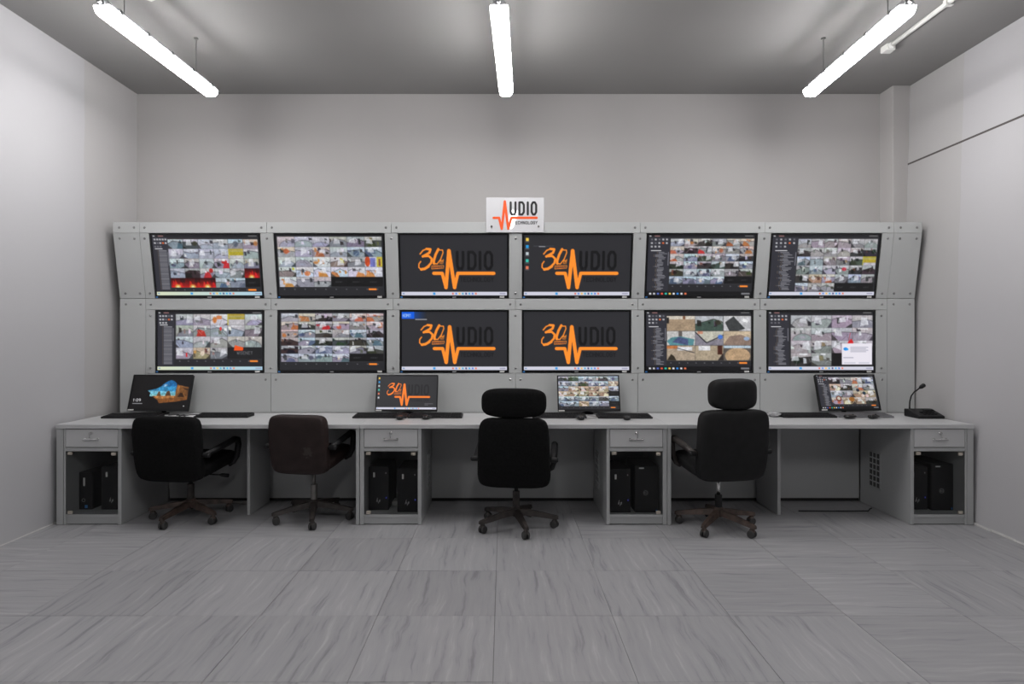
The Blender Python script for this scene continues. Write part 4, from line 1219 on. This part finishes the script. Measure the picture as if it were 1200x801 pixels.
# pale cables on the floor beside the left divider
fc = MB()
for k in range(3):
    fc.tube([(-2.46 + .02 * k, 5.27, .006 + .004 * k), (-2.30, 5.22 - .02 * k, .006 + .008 * k), (-2.16, 5.20 + .015 * k, .006 + .004 * k), (-2.055, 5.24, .006 + .008 * k)], .005, 6)
tag(obj('cable', fc, 'cable', smooth=True), 'pale cables lying on the floor beside the left divider panel', 'cable')

tag(obj('cable', MB().tube([(2.40, 4.985, .005), (2.70, 4.98, .005), (2.97, 4.985, .005), (3.01, 5.04, .005), (3.04, 5.06, .005)], .0045, 6), 'black', smooth=True),
    'thin black cable lying on the floor under the right desk', 'cable')

# ------------------------------------------------------------------ chairs
def chair(label, x, y, yaw, base_yaw, cover, w, zb, zt_, headrest=None, base='base', lift='base', arm='black', flare=1.0, arm_z=None, cy=-.225, lever=False):
    t = thing('office_chair', label, 'chair', (0, 0, 0), 'office chairs at the desks')
    hz = (zt_ - zb) / 2; zc = (zt_ + zb) / 2
    def back_fn(px, py, pz):
        k = pz / hz
        sx = 1 + (flare - 1) * (-k) * .5
        bend = .025 * (px / (w / 2)) ** 2 + .02 * k * k - .012 * k
        return (px * sx, py + bend - .018 * k, pz)
    o = obj('backrest', MB().pillow((0, cy, zc), (w / 2, .052, hz), 7, 14, back_fn), cover, t, smooth=True)
    zs = zb + .085
    obj('seat', MB().pillow((0, (cy + .335) / 2, zs), (w / 2 - .008, (.27 - cy) / 2, .052), 5, 12,
        lambda px, py, pz: (px, py, pz + .03 * (py / .245) - (.012 * (py / .245) ** 2 if pz > 0 else 0))), cover, t, smooth=True)
    obj('seat_plate', MB().box(-.11, .11, -.10, .13, zb - .012, zb + .04).box(-.14, .14, -.06, .09, zb + .0, zb + .045), 'black', t, bevel=.006)
    if lever: obj('lever', MB().tube([(.08, .02, zb + .0), (.22, .03, zb - .004), (.245, .03, zb - .004), (.30, .03, zb - .008)], [.005, .005, .014, .014], 8), 'black', t)
    za = arm_z if arm_z else zb + .22
    for s_ in (-1, 1):
        hw = w / 2 * 1.0
        pts = [(s_ * (hw - .005), cy + .045, za - .02), (s_ * (hw + .018), cy + .055, za - .015), (s_ * (hw + .024), -.02, za + .015), (s_ * (hw + .026), .13, za + .04),
               (s_ * (hw + .026), .175, za + .03), (s_ * (hw + .026), .185, za - .01), (s_ * (hw + .022), .17, za - .10), (s_ * (hw + .006), .15, zs - .012), (s_ * (hw - .03), .15, zs - .035)]
        a = obj('armrest', MB().tube(pts, [.016, .019, .024, .025, .025, .024, .022, .018, .016], 10), arm, t, smooth=True)
        obj('knob', MB().tube([(s_ * (hw + .0), cy + .055, za - .018), (s_ * (hw + .05), cy + .05, za - .018), (s_ * (hw + .058), cy + .05, za - .018)], [.019, .019, .012], 10), 'key', a)
    if headrest:
        hw2, z0, z1, kk = headrest
        def hfn(px, py, pz): return (px, py + .03 * (px / hw2) ** 2, pz)
        obj('headrest', MB().pillow((0, cy - .0, (z0 + z1) / 2), (hw2, .062, (z1 - z0) / 2), kk, 14, hfn), cover, t, smooth=True)
        obj('headrest_bracket', MB().box(-.06, .06, cy + .0, cy + .03, z0 - .06, z0 + .05), 'black', t)
    # gas lift
    obj('gas_lift', MB().tube([(0, 0, .10), (0, 0, .245 if lift == 'chrome' else .27)], .026, 14), lift if lift != 'chrome' else 'black', t, smooth=False)
    obj('piston', MB().tube([(0, 0, .24), (0, 0, zb - .005)], .014, 12), 'chrome' if lift == 'chrome' else ('grey_steel' if lift == 'grey_steel' else 'black'), t, smooth=True)
    # five-armed base
    m = MB()
    m.tube([(0, 0, .085), (0, 0, .10), (0, 0, .145), (0, 0, .155)], [.03, .042, .040, .03], 14)
    for k in range(5):
        a = R(base_yaw - yaw + 72 * k)
        ca, sa = math.cos(a), math.sin(a)
        def q(r, s_, z): return (r * ca - s_ * sa, r * sa + s_ * ca, z)
        sec = [(.02, .028, .098, .142), (.14, .024, .088, .126), (.25, .020, .074, .104), (.302, .018, .068, .094), (.315, .010, .07, .09)]
        v = []; f = []
        for (r_, hw_, z0, z1) in sec:
            v += [q(r_, -hw_, z0), q(r_, hw_, z0), q(r_, hw_ * .65, z1), q(r_, -hw_ * .65, z1)]
        for i in range(len(sec) - 1):
            for e in range(4):
                f.append((i * 4 + e, i * 4 + (e + 1) % 4, i * 4 + 4 + (e + 1) % 4, i * 4 + 4 + e))
        f.append((3, 2, 1, 0)); n = len(sec) * 4; f.append((n - 4, n - 3, n - 2, n - 1))
        m.add(v, f)
    obj('star_base', m, base, t)
    for k in range(5):
        a = R(base_yaw - yaw + 72 * k); r_ = .295
        cx, cyy = r_ * math.cos(a), r_ * math.sin(a)
        sw = a + R(random.uniform(60, 130))
        dx, dy = math.cos(sw), math.sin(sw)
        c = MB()
        wx, wy = cx + .012 * -dy, cyy + .012 * dx
        for s_ in (-1, 1):
            p0 = Vector((wx + dx * s_ * .006, wy + dy * s_ * .006, .0275)); p1 = Vector((wx + dx * s_ * .024, wy + dy * s_ * .024, .0275))
            c.tube([p0, p0.lerp(p1, .8), p1], [.0275, .0275, .022], 14)
        c.tube([(wx - dx * .02, wy - dy * .02, .0275), (wx + dx * .02, wy + dy * .02, .0275)], .010, 8)
        cs = obj('caster', c, 'wheel', t)
        obj('caster_stem', MB().tube([(cx, cyy, .040), (cx, cyy, .075)], .010, 8).tube([(wx, wy, .045), (wx, wy, .062)], [.024, .015], 10), base, cs)
    t.location = (x, y, 0); t.rotation_euler = (0, 0, R(yaw))
    return t
chair('low-backed black fabric chair turned right, at the left desk', -2.45, 4.80, -8, -103, 'fabric', .525, .345, .835, base='base_brown', cy=-.285, lever=True)
chair('low-backed brown leather chair with scuffed back', -1.48, 4.785, -9, -76, 'brown', .445, .400, .845, cy=-.265, lift='grey_steel', base='base')
chair('black fabric chair with wide headrest at the middle desk', .095, 4.58, -6, -77, 'fabric', .515, .340, .845, headrest=(.233, .848, 1.055, 3.6), flare=1.08)
chair('black leather chair with headrest turned left, at the right desk', 1.603, 4.57, 9, 87, 'leather', .52, .390, .905, headrest=(.176, .905, 1.125, 3.8), lift='chrome', base='base_brown', arm='base')
